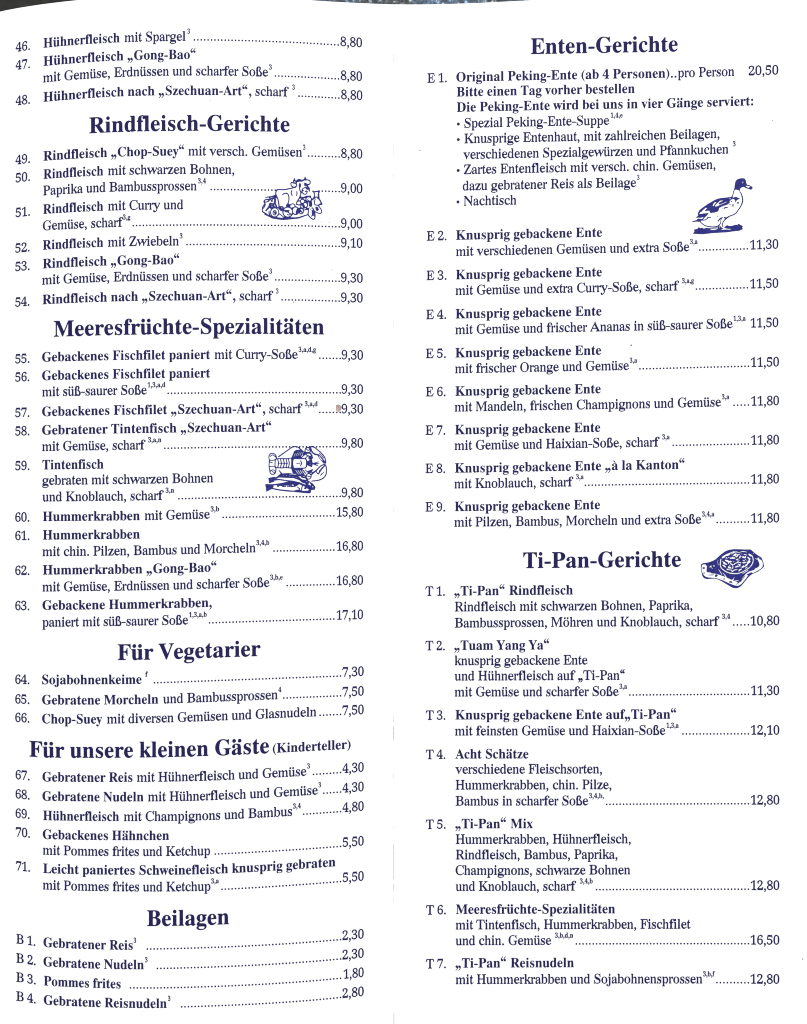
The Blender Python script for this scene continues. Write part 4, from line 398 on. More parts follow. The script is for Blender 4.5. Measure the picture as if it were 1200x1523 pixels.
's3':(528,'209 -25 127 -14 61 16 41 33 24 57 13 85 11 113 20 143 37 168 67 185 101 193 113 189 120 181 128 135 139 111 157 92 181 79 223 72 259 78 287 91 306 113 318 145 322 197 317 233 301 262 275 285 247 297 131 306 121 315 118 331 119 375 127 389 141 394 207 394 235 399 257 409 277 429 292 457 299 495 300 535 294 567 281 591 263 606 231 610 207 602 193 587 182 565 169 476 159 466 141 464 85 475 45 497 25 527 18 571 27 603 43 631 67 654 95 671 135 687 177 695 225 700 287 698 351 685 399 664 443 628 466 587 475 551 476 515 462 461 437 420 373 365 377 359 439 324 477 283 497 231 500 171 492 129 472 83 454 57 417 24 373 1 327 -14 271 -24'),
's4':(528,'173 -15 161 -10 155 1 157 55 171 65 223 69 247 79 257 105 256 155 243 160 11 162 1 168 -3 179 -2 237 267 681 289 690 413 688 423 681 428 665 429 263 439 254 513 252 523 243 526 227 526 181 518 165 503 160 441 160 431 156 429 101 434 85 445 74 501 65 512 59 518 43 516 -1 509 -11 493 -16;117 255 243 254 256 259 257 495 247 487 116 271 112 261'),
's5':(528,'211 -25 139 -16 79 9 44 41 23 89 24 123 38 155 65 175 107 186 125 177 139 119 167 85 187 76 215 72 259 80 282 95 303 123 312 151 318 197 315 241 306 275 289 302 265 319 237 329 195 332 155 328 99 316 55 332 44 341 42 365 72 675 81 687 97 690 445 688 454 683 459 673 462 625 464 509 461 497 453 489 407 486 387 491 380 501 368 543 355 553 175 554 167 552 162 545 152 441 155 421 223 426 285 423 345 410 401 385 437 358 464 323 485 273 494 223 491 167 478 117 454 73 424 39 381 11 323 -13 267 -23'),
's6':(528,'263 -25 209 -16 148 11 108 43 71 97 43 169 31 235 26 325 33 403 49 479 75 547 100 591 137 634 187 669 243 691 301 700 359 697 420 681 449 665 471 645 485 621 494 593 493 565 482 539 463 517 435 501 401 493 365 492 352 505 343 571 330 599 309 612 277 607 249 587 222 543 204 483 196 415 203 411 245 424 289 430 337 428 393 413 439 387 476 347 498 299 510 243 507 171 496 123 477 81 455 49 427 21 389 -2 349 -16 309 -24;266 71 297 72 323 97 336 133 342 189 339 255 328 301 303 331 273 340 245 336 219 325 197 309 192 293 197 215 212 141 234 97 249 81'),
's7':(528,'159 -15 144 -5 145 13 379 549 375 555 365 556 143 553 131 547 123 535 115 483 107 466 89 460 39 462 29 471 26 487 33 679 43 688 59 690 481 690 501 687 509 679 512 667 508 615 252 -1 245 -10 233 -15'),
's8':(528,'239 -25 163 -14 99 14 57 49 26 101 16 135 12 171 16 207 26 237 54 281 125 336 129 343 78 393 58 423 39 469 34 523 41 563 59 605 81 636 107 658 145 678 183 691 225 698 287 700 351 690 405 667 443 636 470 593 481 561 486 531 485 499 476 463 452 423 387 372 384 365 449 317 483 280 507 231 516 173 510 129 495 89 473 55 441 25 407 5 355 -14 299 -24;250 61 293 64 325 85 347 121 352 173 344 203 322 231 277 262 233 283 210 267 183 229 174 199 172 155 180 117 197 89 223 69;277 419 287 418 297 425 325 459 334 493 333 543 324 573 301 601 281 611 249 612 225 599 209 575 200 543 201 503 207 479 219 460 243 439'),
's9':(528,'197 -25 159 -21 123 -10 74 21 57 47 47 75 44 105 51 127 71 153 93 163 107 164 120 155 148 101 173 77 213 66 256 75 286 103 311 154 325 211 331 271 323 274 289 257 257 247 203 244 145 256 97 280 61 313 32 365 19 425 19 487 29 539 47 583 69 619 101 651 141 676 189 693 239 700 285 697 345 681 391 656 431 617 457 578 482 517 496 453 502 379 497 289 484 209 465 151 437 95 403 50 361 15 313 -9 263 -22;246 345 275 345 301 354 327 379 336 401 331 479 316 547 306 569 290 589 275 600 259 604 231 599 206 573 193 539 186 483 188 425 197 385 217 357'),
'sa':(512,'357 -29 317 -14 285 18 249 -2 203 -20 163 -28 115 -27 89 -19 62 -5 43 13 29 35 17 69 15 107 27 149 50 185 83 213 125 237 185 263 271 292 279 301 280 367 272 401 251 419 209 424 183 419 174 411 175 401 195 365 198 343 191 313 174 289 145 273 115 268 83 274 58 289 45 307 35 333 38 381 47 403 62 425 87 447 111 461 151 477 199 487 257 490 305 485 345 476 383 460 410 439 429 411 444 375 452 327 453 77 458 71 477 76 487 72 500 53 504 39 481 10 443 -15 399 -29;217 67 233 67 249 73 267 86 279 101 280 215 275 227 261 224 231 207 211 187 199 167 192 131 195 95 202 77'),
'sb':(537,'67 -31 53 -23 48 -5 48 599 39 629 1 647 -3 675 3 688 19 694 203 693 216 687 222 671 224 463 231 460 291 485 341 489 403 473 456 437 489 391 506 355 518 315 524 275 524 229 517 175 497 113 463 55 423 16 373 -13 315 -29 265 -29 215 -15 155 18 91 -27;256 39 297 41 324 65 339 113 348 183 348 279 337 347 328 369 316 385 303 395 285 400 261 399 244 391 228 375 222 357 222 87 233 54'),
'sd':(551,'183 -29 131 -12 96 11 62 49 35 101 17 169 14 247 22 305 38 355 60 399 87 433 119 460 153 477 187 487 223 490 265 482 307 463 314 465 314 613 301 630 261 640 251 646 246 671 254 689 275 694 477 692 487 683 490 667 490 105 493 79 499 67 531 55 539 47 542 31 540 13 534 5 523 1 443 -7 339 -29 322 -23 311 4 277 -15 245 -26;243 59 267 60 289 73 308 95 316 119 315 361 309 376 297 389 281 398 263 402 233 396 212 373 200 339 192 279 192 177 200 115 216 77 229 65'),
'se':(448,'201 -29 153 -16 119 2 83 32 59 63 37 106 21 157 14 201 14 265 24 317 41 361 65 402 91 432 125 458 161 476 199 486 245 490 287 483 325 469 361 447 387 421 409 385 425 345 434 305 436 253 430 237 415 230 197 228 192 219 194 191 211 133 237 98 255 87 279 81 313 81 337 89 399 140 422 131 435 117 438 105 402 51 371 21 343 1 281 -24 251 -30;196 303 271 302 282 307 284 341 279 385 271 409 259 422 243 426 225 423 204 401 197 379 190 339 190 311'),
'sf':(318,'25 -15 14 -11 8 -3 8 27 17 37 53 49 62 77 62 381 57 394 25 397 13 405 8 423 10 465 21 476 53 479 60 483 64 559 76 601 101 645 130 671 175 694 223 705 271 708 333 694 377 666 393 645 402 625 408 601 407 581 398 553 386 535 363 520 333 512 305 518 281 532 267 551 259 577 262 601 273 635 269 643 255 642 245 635 236 597 238 483 247 478 303 476 313 470 318 457 318 417 311 402 297 396 243 395 236 381 238 67 243 54 251 46 305 34 312 19 310 -3 301 -13 287 -16'),
'sg':(487,'171 -223 109 -213 55 -189 25 -163 7 -125 7 -99 15 -77 28 -59 59 -35 33 -1 23 23 20 51 25 77 50 119 107 163 51 214 26 261 19 293 18 331 31 379 53 415 87 447 128 469 181 485 247 490 303 482 351 468 475 466 483 460 487 449 487 399 475 384 441 381 434 377 447 329 449 291 438 243 415 204 383 175 345 154 285 139 195 137 175 126 167 109 171 97 185 91 351 83 406 69 439 52 467 21 482 -19 486 -63 473 -113 459 -139 438 -163 411 -182 373 -201 327 -214 283 -221;200 -155 277 -156 339 -143 357 -133 370 -119 375 -101 374 -87 361 -74 335 -68 149 -68 128 -91 126 -109 130 -123 157 -145;221 203 247 203 263 213 274 237 280 277 280 351 273 393 259 418 237 426 215 422 200 407 191 381 186 341 186 289 193 241 204 215'),
'sn':(567,'29 -15 18 -11 12 -3 12 27 21 37 53 47 62 73 62 383 59 403 53 415 23 425 15 433 12 455 18 471 39 478 215 478 230 471 237 451 243 448 297 478 361 490 413 481 456 459 485 421 502 373 508 317 509 67 517 47 545 37 553 29 556 7 550 -9 527 -16 311 -16 285 -8 257 -16;279 33 285 32 323 45 330 55 334 75 334 339 326 377 317 385 305 388 281 384 264 375 243 355 236 339 237 67 245 46'),
's,':(250,'47 -221 35 -217 26 -207 21 -193 24 -181 34 -165 99 -101 120 -65 131 -37 125 -32 99 -30 75 -22 44 1 22 43 21 81 37 118 63 143 99 158 135 157 173 139 198 109 217 69 225 37 229 7 226 -19 205 -73 158 -145 121 -180 80 -209 63 -219'),
}
PICTURES = {
'cow':'4534 2623 4518 2665 4490 2674 4456 2661 4444 2660 4412 2673 4400 2688 4394 2678 4386 2653 4380 2649 4374 2652 4358 2682 4356 2708 4326 2706 4317 2726 4320 2750 4331 2772 4345 2786 4344 2790 4236 2811 4198 2813 4146 2809 4123 2812 4108 2820 4101 2832 4093 2858 4090 2892 4086 2898 4054 2910 3944 2931 3942 2938 3948 2944 3998 2939 4006 2952 4002 2955 3962 2958 3942 2963 3926 2974 3917 2988 3917 3004 3929 3036 3908 3056 3901 3068 3894 3096 3892 3132 3894 3146 3900 3157 3933 3178 3930 3190 3933 3196 4022 3236 4046 3251 4146 3267 4216 3274 4444 3251 4574 3202 4596 3228 4626 3256 4644 3269 4660 3273 4680 3264 4692 3242 4694 3202 4690 3159 4738 3182 4766 3181 4786 3172 4794 3156 4789 3130 4774 3098 4746 3060 4762 3049 4780 3053 4789 3052 4797 3040 4793 3024 4753 2950 4748 2892 4754 2856 4765 2844 4761 2834 4752 2831 4672 2843 4652 2832 4642 2836 4640 2848 4658 2863 4671 2900 4667 2916 4653 2946 4642 2956 4626 2932 4629 2916 4620 2909 4558 2910 4516 2928 4473 2924 4484 2870 4514 2893 4534 2899 4558 2892 4572 2870 4578 2842 4556 2831 4540 2838 4531 2848 4532 2854 4538 2858 4560 2851 4554 2871 4546 2880 4534 2883 4524 2880 4500 2860 4497 2852 4507 2848 4521 2832 4516 2824 4503 2826 4506 2815 4516 2807 4534 2800 4546 2799 4550 2812 4558 2820 4568 2823 4586 2820 4594 2851 4602 2853 4608 2846 4610 2818 4606 2796 4577 2758 4600 2752 4614 2740 4622 2718 4621 2696 4614 2684 4600 2674 4558 2664 4540 2626;4552 2684 4578 2685 4600 2695 4605 2706 4602 2724 4595 2734 4582 2738 4548 2721 4520 2715 4524 2758 4542 2775 4560 2772 4568 2782 4532 2783 4500 2798 4490 2810 4482 2832 4483 2838 4490 2846 4475 2846 4466 2814 4464 2796 4474 2780 4478 2764 4474 2734 4466 2724 4456 2722 4448 2730 4442 2742 4441 2764 4451 2830 4465 2870 4465 2884 4444 2942 4403 3006 4402 3044 4408 3052 4418 3051 4442 3057 4465 3056 4465 3078 4460 3088 4438 3091 4422 3076 4400 3068 4386 3039 4364 3026 4338 3025 4312 3039 4292 3033 4305 2970 4306 2942 4302 2916 4296 2896 4286 2879 4272 2870 4256 2866 4240 2866 4222 2871 4197 2886 4192 2894 4196 2901 4202 2902 4236 2885 4256 2883 4272 2890 4282 2906 4289 2944 4287 2978 4277 3018 4249 3056 4257 3072 4222 3092 4218 3077 4188 3059 4159 3068 4154 3020 4143 2968 4131 2934 4109 2890 4111 2860 4122 2835 4148 2828 4214 2831 4266 2825 4400 2793 4406 2788 4421 2762 4420 2746 4411 2728 4418 2720 4419 2710 4454 2703 4488 2704 4520 2688;4377 2688 4400 2720 4380 2714 4375 2696;4339 2724 4396 2738 4404 2750 4403 2762 4378 2776 4366 2776 4354 2770 4342 2759 4334 2742 4333 2730;4340 2827 4333 2832 4324 2850 4321 2872 4335 2912 4346 2919 4351 2916 4352 2908 4338 2868 4349 2834 4346 2828;4410 2842 4404 2850 4410 2886 4398 2910 4400 2916 4406 2919 4417 2910 4427 2886 4421 2850 4416 2844;4719 2858 4728 2857 4730 2860 4722 2898 4726 2932 4706 2922 4684 2922 4687 2898 4678 2866 4682 2861;4055 2928 4062 2930 4060 2939 4049 2930;4036 2932 4045 2932 4030 2947 4024 2948 4025 2936;4584 2936 4605 2938 4620 2952 4622 2970 4612 2986 4607 2986 4572 2963 4564 2966 4564 2974 4585 2992 4572 2990 4560 2978 4556 2964 4560 2952 4570 2940;4697 2938 4707 2940 4728 2965 4742 2970 4765 3018 4766 3026 4750 3028 4740 3041 4720 3045 4702 3043 4692 3038 4686 3030 4681 3004 4696 2960 4694 2955 4685 2952;4112 2946 4116 2948 4123 2964 4136 3024 4140 3076 4134 3084 4128 3080 4102 3020 4107 2970 4098 2950 4108 2951;4537 2948 4542 2950 4538 2975 4511 2954;4460 2954 4483 2956 4470 2967 4458 2982 4444 2981 4444 2974;4045 2954 4049 2956 4038 2973 4034 2964;4679 2956 4683 2956 4675 2978 4664 2984 4662 2990 4672 3040 4678 3050 4688 3056 4722 3061 4728 3065 4764 3112 4774 3136 4777 3154 4775 3160 4768 3164 4742 3166 4726 3160 4698 3143 4686 3143 4658 3091 4642 3082 4636 3083 4635 3092 4657 3126 4654 3128 4638 3120 4633 3122 4637 3196 4624 3220 4628 3224 4632 3224 4652 3207 4674 3222 4676 3230 4672 3244 4666 3253 4658 3255 4642 3247 4616 3224 4601 3208 4592 3191 4591 3156 4597 3106 4605 3092 4604 3086 4598 3083 4588 3091 4568 3096 4565 3092 4580 3068 4586 3040 4578 3012 4592 3011 4596 3014 4594 3066 4618 3079 4626 3080 4637 3070 4646 3040 4635 2984 4652 2978;4064 2958 4068 2960 4077 2980 4066 3023 4062 3024 4037 3018 4024 3010 4018 3013 4010 3024 4000 3027 3992 3064 3943 3132 3948 3144 3960 3145 4008 3095 4018 3096 4026 3116 4017 3142 4016 3166 4018 3182 4029 3206 4026 3208 4012 3184 4008 3140 4004 3134 3996 3133 3992 3138 3992 3168 3997 3194 3992 3197 3985 3194 3978 3181 3915 3144 3910 3130 3911 3110 3914 3105 3926 3102 3955 3048 3944 3014 3966 3012 3990 3000 4002 3004 4009 2984 4018 2978 4024 2981 4034 3002 4052 3005 4056 3000 4055 2980;4495 2972 4510 2974 4525 2994 4520 3007 4504 3018 4484 3013 4474 2998 4479 2980;3970 2976 3986 2975 3990 2978 3970 2993 3954 2998 3937 2994 3938 2988 3946 2982;4439 2998 4450 2999 4458 3002 4470 3024 4462 3036 4442 3041 4428 3037 4420 3030 4417 3020 4420 3010;4535 3020 4546 3021 4556 3026 4564 3036 4567 3046 4561 3068 4542 3079 4535 3076 4531 3054 4517 3036 4522 3027;4035 3038 4050 3042 4053 3048 4038 3044;4079 3040 4084 3041 4093 3058 4101 3076 4100 3080 4090 3068 4079 3066 4083 3056;4344 3040 4358 3041 4370 3047 4378 3056 4380 3068 4358 3084 4340 3081 4330 3092 4320 3080 4319 3062 4328 3048;4489 3052 4492 3052 4491 3064 4505 3086 4502 3092 4488 3088 4480 3076 4480 3062;4025 3058 4053 3070 4055 3074 4048 3075 4031 3066 4024 3062;3925 3066 3929 3066 3928 3070 3916 3086 3918 3074;4183 3074 4190 3078 4197 3096 4196 3101 4189 3096;4714 3073 4692 3078 4688 3084 4694 3122 4720 3145 4745 3118 4724 3077;4388 3086 4406 3088 4420 3100 4398 3138 4398 3180 4392 3183 4378 3178 4367 3170 4359 3156 4356 3138 4357 3120 4364 3104 4375 3092;4271 3088 4302 3092 4331 3114 4338 3128 4343 3164 4340 3177 4320 3172 4298 3160 4301 3150 4297 3142 4308 3130 4302 3122 4268 3125 4248 3119 4222 3127 4227 3116 4242 3100;4125 3094 4132 3096 4176 3140 4197 3144 4200 3174 4206 3192 4230 3224 4212 3217 4166 3176 4154 3172 4149 3132 4138 3112 4125 3098;4624 3095 4619 3100 4615 3112 4618 3121 4626 3118 4631 3106 4630 3098;4542 3096 4549 3100 4549 3106 4520 3120 4516 3112 4517 3102 4522 3100 4532 3103;4076 3100 4098 3101 4118 3112 4132 3130 4138 3154 4137 3174 4130 3192 4106 3214 4088 3219 4070 3217 4050 3206 4037 3188 4031 3164 4033 3144 4042 3122 4057 3108;4476 3106 4491 3110 4501 3122 4505 3140 4500 3158 4476 3122 4466 3115 4468 3110;4554 3122 4577 3124 4573 3182 4569 3186 4440 3227 4392 3232 4318 3232 4340 3213 4358 3187 4380 3199 4406 3199 4424 3192 4444 3170 4468 3188 4480 3189 4494 3186 4508 3176 4516 3164 4522 3132 4534 3131;4078 3125 4066 3131 4057 3144 4053 3156 4053 3174 4058 3188 4068 3199 4078 3204 4090 3204 4102 3199 4112 3186 4116 3174 4116 3156 4111 3142 4102 3130 4090 3125;4083 3138 4090 3139 4094 3143 4090 3159 4081 3144;4221 3146 4242 3149 4244 3158 4250 3161 4280 3159 4286 3170 4308 3182 4307 3188 4296 3192 4272 3183 4266 3185 4265 3194 4282 3203 4302 3206 4330 3189 4333 3192 4316 3210 4298 3219 4278 3222 4258 3217 4236 3204 4223 3186 4215 3156 4216 3148;4473 3150 4489 3168 4488 3170 4476 3173 4465 3166 4464 3162;4068 3154 4082 3180 4092 3186 4090 3190 4080 3190 4070 3182 4066 3168;4154 3186 4216 3238 4182 3239 4120 3231 4119 3226 4149 3198;4669 3192 4675 3194 4674 3204 4664 3198',
'lob':'4630 6632 4584 6647 4562 6649 4548 6656 4538 6666 4531 6680 4526 6716 4502 6700 4449 6652 4423 6638 4402 6633 4376 6633 4354 6636 4338 6644 4139 6784 4131 6794 4136 6802 4146 6801 4346 6659 4364 6651 4392 6649 4426 6658 4456 6681 4459 6688 4408 6689 4375 6708 4334 6805 4250 6815 4178 6811 4122 6816 4119 6812 4117 6790 4109 6768 4101 6756 4090 6746 4048 6733 4024 6739 4010 6748 3997 6768 3990 6796 3997 6846 3993 6936 4009 7032 4020 7051 4034 7059 4052 7062 4074 7060 4090 7051 4099 7040 4106 7020 4111 6992 4111 6966 4116 6963 4186 6967 4242 6962 4330 6969 4353 7042 4350 7044 4316 7034 4200 7041 4157 6994 4146 6991 4142 6996 4144 7003 4173 7040 4132 7079 4090 7102 4087 7100 4088 7092 4084 7090 3990 7108 3999 7188 4006 7188 4078 7164 4081 7160 4078 7152 4081 7150 4146 7141 4274 7159 4281 7162 4178 7185 4050 7202 3947 7198 3945 7208 3960 7312 3966 7312 4042 7274 4150 7296 4266 7310 4358 7316 4546 7335 4610 7337 4617 7334 4627 7306 4629 7286 4680 7286 4692 7248 4690 7240 4650 7189 4583 7146 4580 7142 4580 7134 4604 7131 4621 7120 4633 7098 4635 7068 4692 7020 4698 7021 4722 7054 4734 7058 4744 7054 4780 6994 4836 6931 4841 6938 4846 6968 4846 7026 4836 7062 4815 7092 4790 7112 4748 7130 4704 7140 4634 7147 4627 7154 4630 7160 4636 7163 4712 7157 4755 7146 4800 7127 4828 7104 4853 7066 4862 7028 4863 6978 4858 6936 4848 6912 4834 6901 4822 6899 4808 6902 4780 6913 4757 6928 4702 6982 4650 7023 4638 7010 4659 6990 4658 6984 4650 6975 4572 7006 4566 7004 4544 6985 4536 6984 4533 6990 4536 6996 4579 7034 4558 7050 4545 7070 4533 7064 4528 7052 4495 7004 4494 6998 4502 6999 4538 7049 4542 7048 4554 7036 4558 7028 4552 7023 4542 7028 4534 7026 4531 7020 4533 7006 4518 6993 4504 6986 4500 6973 4542 6968 4565 6944 4570 6920 4592 6932 4638 6949 4642 6945 4650 6904 4730 6935 4735 6932 4733 6924 4695 6904 4744 6903 4750 6900 4749 6894 4744 6891 4701 6888 4738 6873 4740 6866 4736 6862 4658 6885 4650 6884 4642 6844 4636 6836 4659 6808 4649 6790 4647 6770 4633 6746 4617 6730 4622 6712 4640 6738 4672 6764 4688 6770 4720 6774 4750 6822 4812 6894 4834 6894 4844 6898 4853 6890 4850 6846 4842 6812 4826 6783 4804 6754 4760 6709 4680 6645 4654 6632;4638 6652 4658 6655 4680 6668 4733 6708 4776 6748 4811 6790 4826 6818 4832 6840 4832 6859 4799 6816 4742 6756 4692 6746 4670 6734 4654 6720 4642 6700 4629 6658 4630 6654;4568 6664 4588 6667 4598 6674 4598 6680 4586 6691 4578 6691 4560 6672 4562 6667;4547 6682 4578 6705 4588 6704 4604 6696 4606 6706 4601 6720 4594 6723 4548 6718 4543 6702;4437 6708 4446 6707 4444 6710 4393 6714;4508 6716 4512 6715 4512 6720 4495 6770 4498 6773 4514 6768 4479 6798 4477 6790 4487 6778;4480 6722 4483 6722 4482 6728 4464 6773 4460 6778 4459 6770;4450 6728 4454 6728 4454 6733 4434 6778 4430 6782 4429 6776;4421 6734 4425 6734 4424 6741 4404 6782 4400 6786 4400 6779;4748 6735 4745 6740 4750 6750 4808 6816 4818 6818 4819 6810 4756 6738;4392 6740 4396 6740 4395 6746 4374 6786 4370 6790 4369 6784;4592 6748 4600 6748 4610 6754 4622 6772 4622 6777 4596 6778 4588 6769 4576 6769 4560 6756 4558 6752 4560 6751;4043 6750 4054 6749 4082 6760 4093 6772 4098 6785 4068 6763 4052 6759 4040 6762 4026 6773 4013 6786 4014 6793 4022 6794 4044 6775 4056 6772 4070 6781 4103 6810 4092 6829 4048 6843 4012 6833 4005 6808 4006 6792 4016 6766 4026 6756;4541 6764 4560 6777 4561 6784 4530 6814 4496 6812 4494 6808 4496 6802;4737 6776 4745 6780 4792 6838 4800 6860 4766 6828 4738 6782;4582 6786 4587 6790 4585 6820 4606 6842 4576 6858 4551 6814;4318 6820 4326 6821 4329 6828 4327 6948 4320 6953 4302 6951 4298 6948 4308 6908 4310 6886 4297 6828 4300 6823;4181 6826 4202 6826 4207 6830 4217 6876 4214 6886 4198 6887 4192 6884 4180 6830;4155 6826 4162 6827 4165 6832 4174 6878 4171 6886 4154 6885 4149 6880 4139 6832 4142 6828;4275 6826 4283 6832 4293 6882 4292 6902 4286 6934 4283 6946 4278 6949 4268 6948 4264 6944 4274 6900 4282 6892 4275 6884 4263 6834 4266 6828;4377 6828 4538 6831 4552 6858 4547 6936 4534 6951 4526 6954 4372 6957 4359 6898 4365 6840;4226 6828 4244 6829 4248 6832 4257 6876 4254 6887 4240 6887 4235 6884 4224 6834;4115 6832 4124 6836 4132 6880 4129 6890 4132 6902 4126 6936 4122 6946 4116 6948 4102 6944 4097 6922 4100 6852 4107 6836;4338 6844 4341 6850 4338 6947;4468 6845 4463 6854 4475 6890 4461 6928 4462 6934 4468 6936 4474 6932 4484 6918 4494 6890 4485 6864 4476 6848;4077 6848 4082 6848 4084 6852 4081 6936 4050 6935 4010 6928 4008 6908 4012 6878 4052 6890 4060 6884 4054 6878 4014 6862 4013 6850 4048 6856;4614 6874 4619 6874 4614 6878 4575 6884;4410 6883 4405 6890 4412 6896 4456 6898 4463 6892 4462 6888 4456 6885;4152 6894 4168 6894 4174 6900 4165 6946 4160 6951 4142 6950 4139 6946;4194 6896 4216 6896 4215 6916 4206 6949 4184 6952 4180 6946;4238 6896 4256 6898 4255 6918 4248 6945 4228 6948 4224 6942;4620 6900 4624 6900 4621 6904 4591 6914;4814 6918 4821 6918 4819 6924 4785 6952 4745 6998 4739 7026 4734 7036 4728 7036 4710 7012 4710 7004 4764 6946 4788 6929;4013 6942 4086 6951 4096 6974 4094 6996 4090 6998 4070 6984 4058 6981 4046 6983 4022 6996 4010 6950;4394 6988 4400 6990 4434 7040 4442 7052 4441 7056 4434 7054 4400 7004 4392 6992;4428 6990 4434 6994 4466 7040 4474 7052 4473 7056 4466 7054 4434 7007 4426 6996;4462 6994 4468 6996 4496 7036 4496 7046 4491 7044 4462 7002;4052 6994 4064 6995 4084 7009 4089 7016 4088 7024 4084 7025 4043 7002;4035 7006 4039 7006 4044 7016 4077 7036 4077 7040 4068 7045 4052 7047 4030 7039 4024 7030 4022 7016;4818 7010 4792 7036 4772 7046 4771 7058 4761 7070 4762 7078 4771 7076 4822 7021 4824 7014;4633 7030 4638 7029 4639 7032 4624 7047 4610 7040;4300 7046 4350 7046 4406 7051 4411 7054 4404 7058 4316 7054 4300 7052;4586 7050 4598 7052 4610 7060 4618 7072 4618 7083 4564 7073 4569 7060;4219 7064 4228 7064 4225 7068 4190 7070;4249 7064 4255 7066 4262 7074 4262 7078 4256 7076;4299 7074 4305 7076 4312 7084 4312 7088 4306 7086;4516 7076 4526 7080 4536 7092 4510 7086 4509 7082;4440 7082 4474 7087 4484 7105 4536 7115 4551 7126 4554 7134 4548 7136 4490 7128 4441 7088;4349 7084 4355 7086 4362 7094 4362 7098 4356 7096;4562 7086 4614 7095 4616 7100 4602 7116 4582 7118 4564 7104 4560 7092;4399 7094 4405 7096 4412 7104 4412 7108 4406 7106;4149 7102 4370 7112 4450 7142 4489 7176 4522 7188 4536 7190 4544 7206 4538 7208 4449 7170 4354 7149 4250 7138 4152 7122 4114 7122 4112 7120 4116 7116;4557 7156 4568 7162 4564 7170 4558 7168;4596 7176 4609 7184 4623 7216 4622 7223 4583 7204 4592 7192;4350 7204 4358 7204 4367 7218 4364 7228 4346 7224;4447 7204 4456 7204 4487 7220 4475 7288 4472 7294 4454 7276 4464 7274 4464 7264 4420 7233 4414 7236 4415 7244 4452 7276 4422 7284 4406 7285 4368 7298 4156 7277 4065 7258 4059 7254 4071 7238 4064 7224 4084 7219 4108 7216 4119 7218 4122 7240 4134 7248 4145 7244 4150 7228 4154 7226 4192 7233 4200 7244 4250 7244 4254 7238 4246 7220 4252 7218 4258 7225 4268 7215 4273 7218 4275 7226 4264 7234 4264 7240 4318 7241 4332 7246 4394 7239;4328 7216 4335 7220 4330 7227 4324 7222;4288 7218 4296 7220 4294 7230 4286 7226;4231 7222 4241 7224 4238 7233 4229 7232;4503 7228 4510 7228 4537 7242 4521 7258 4522 7268 4529 7276 4538 7278 4549 7276 4562 7259 4601 7288 4568 7298 4491 7300 4489 7292;4646 7232 4658 7234 4660 7242 4652 7247 4642 7245 4638 7238',
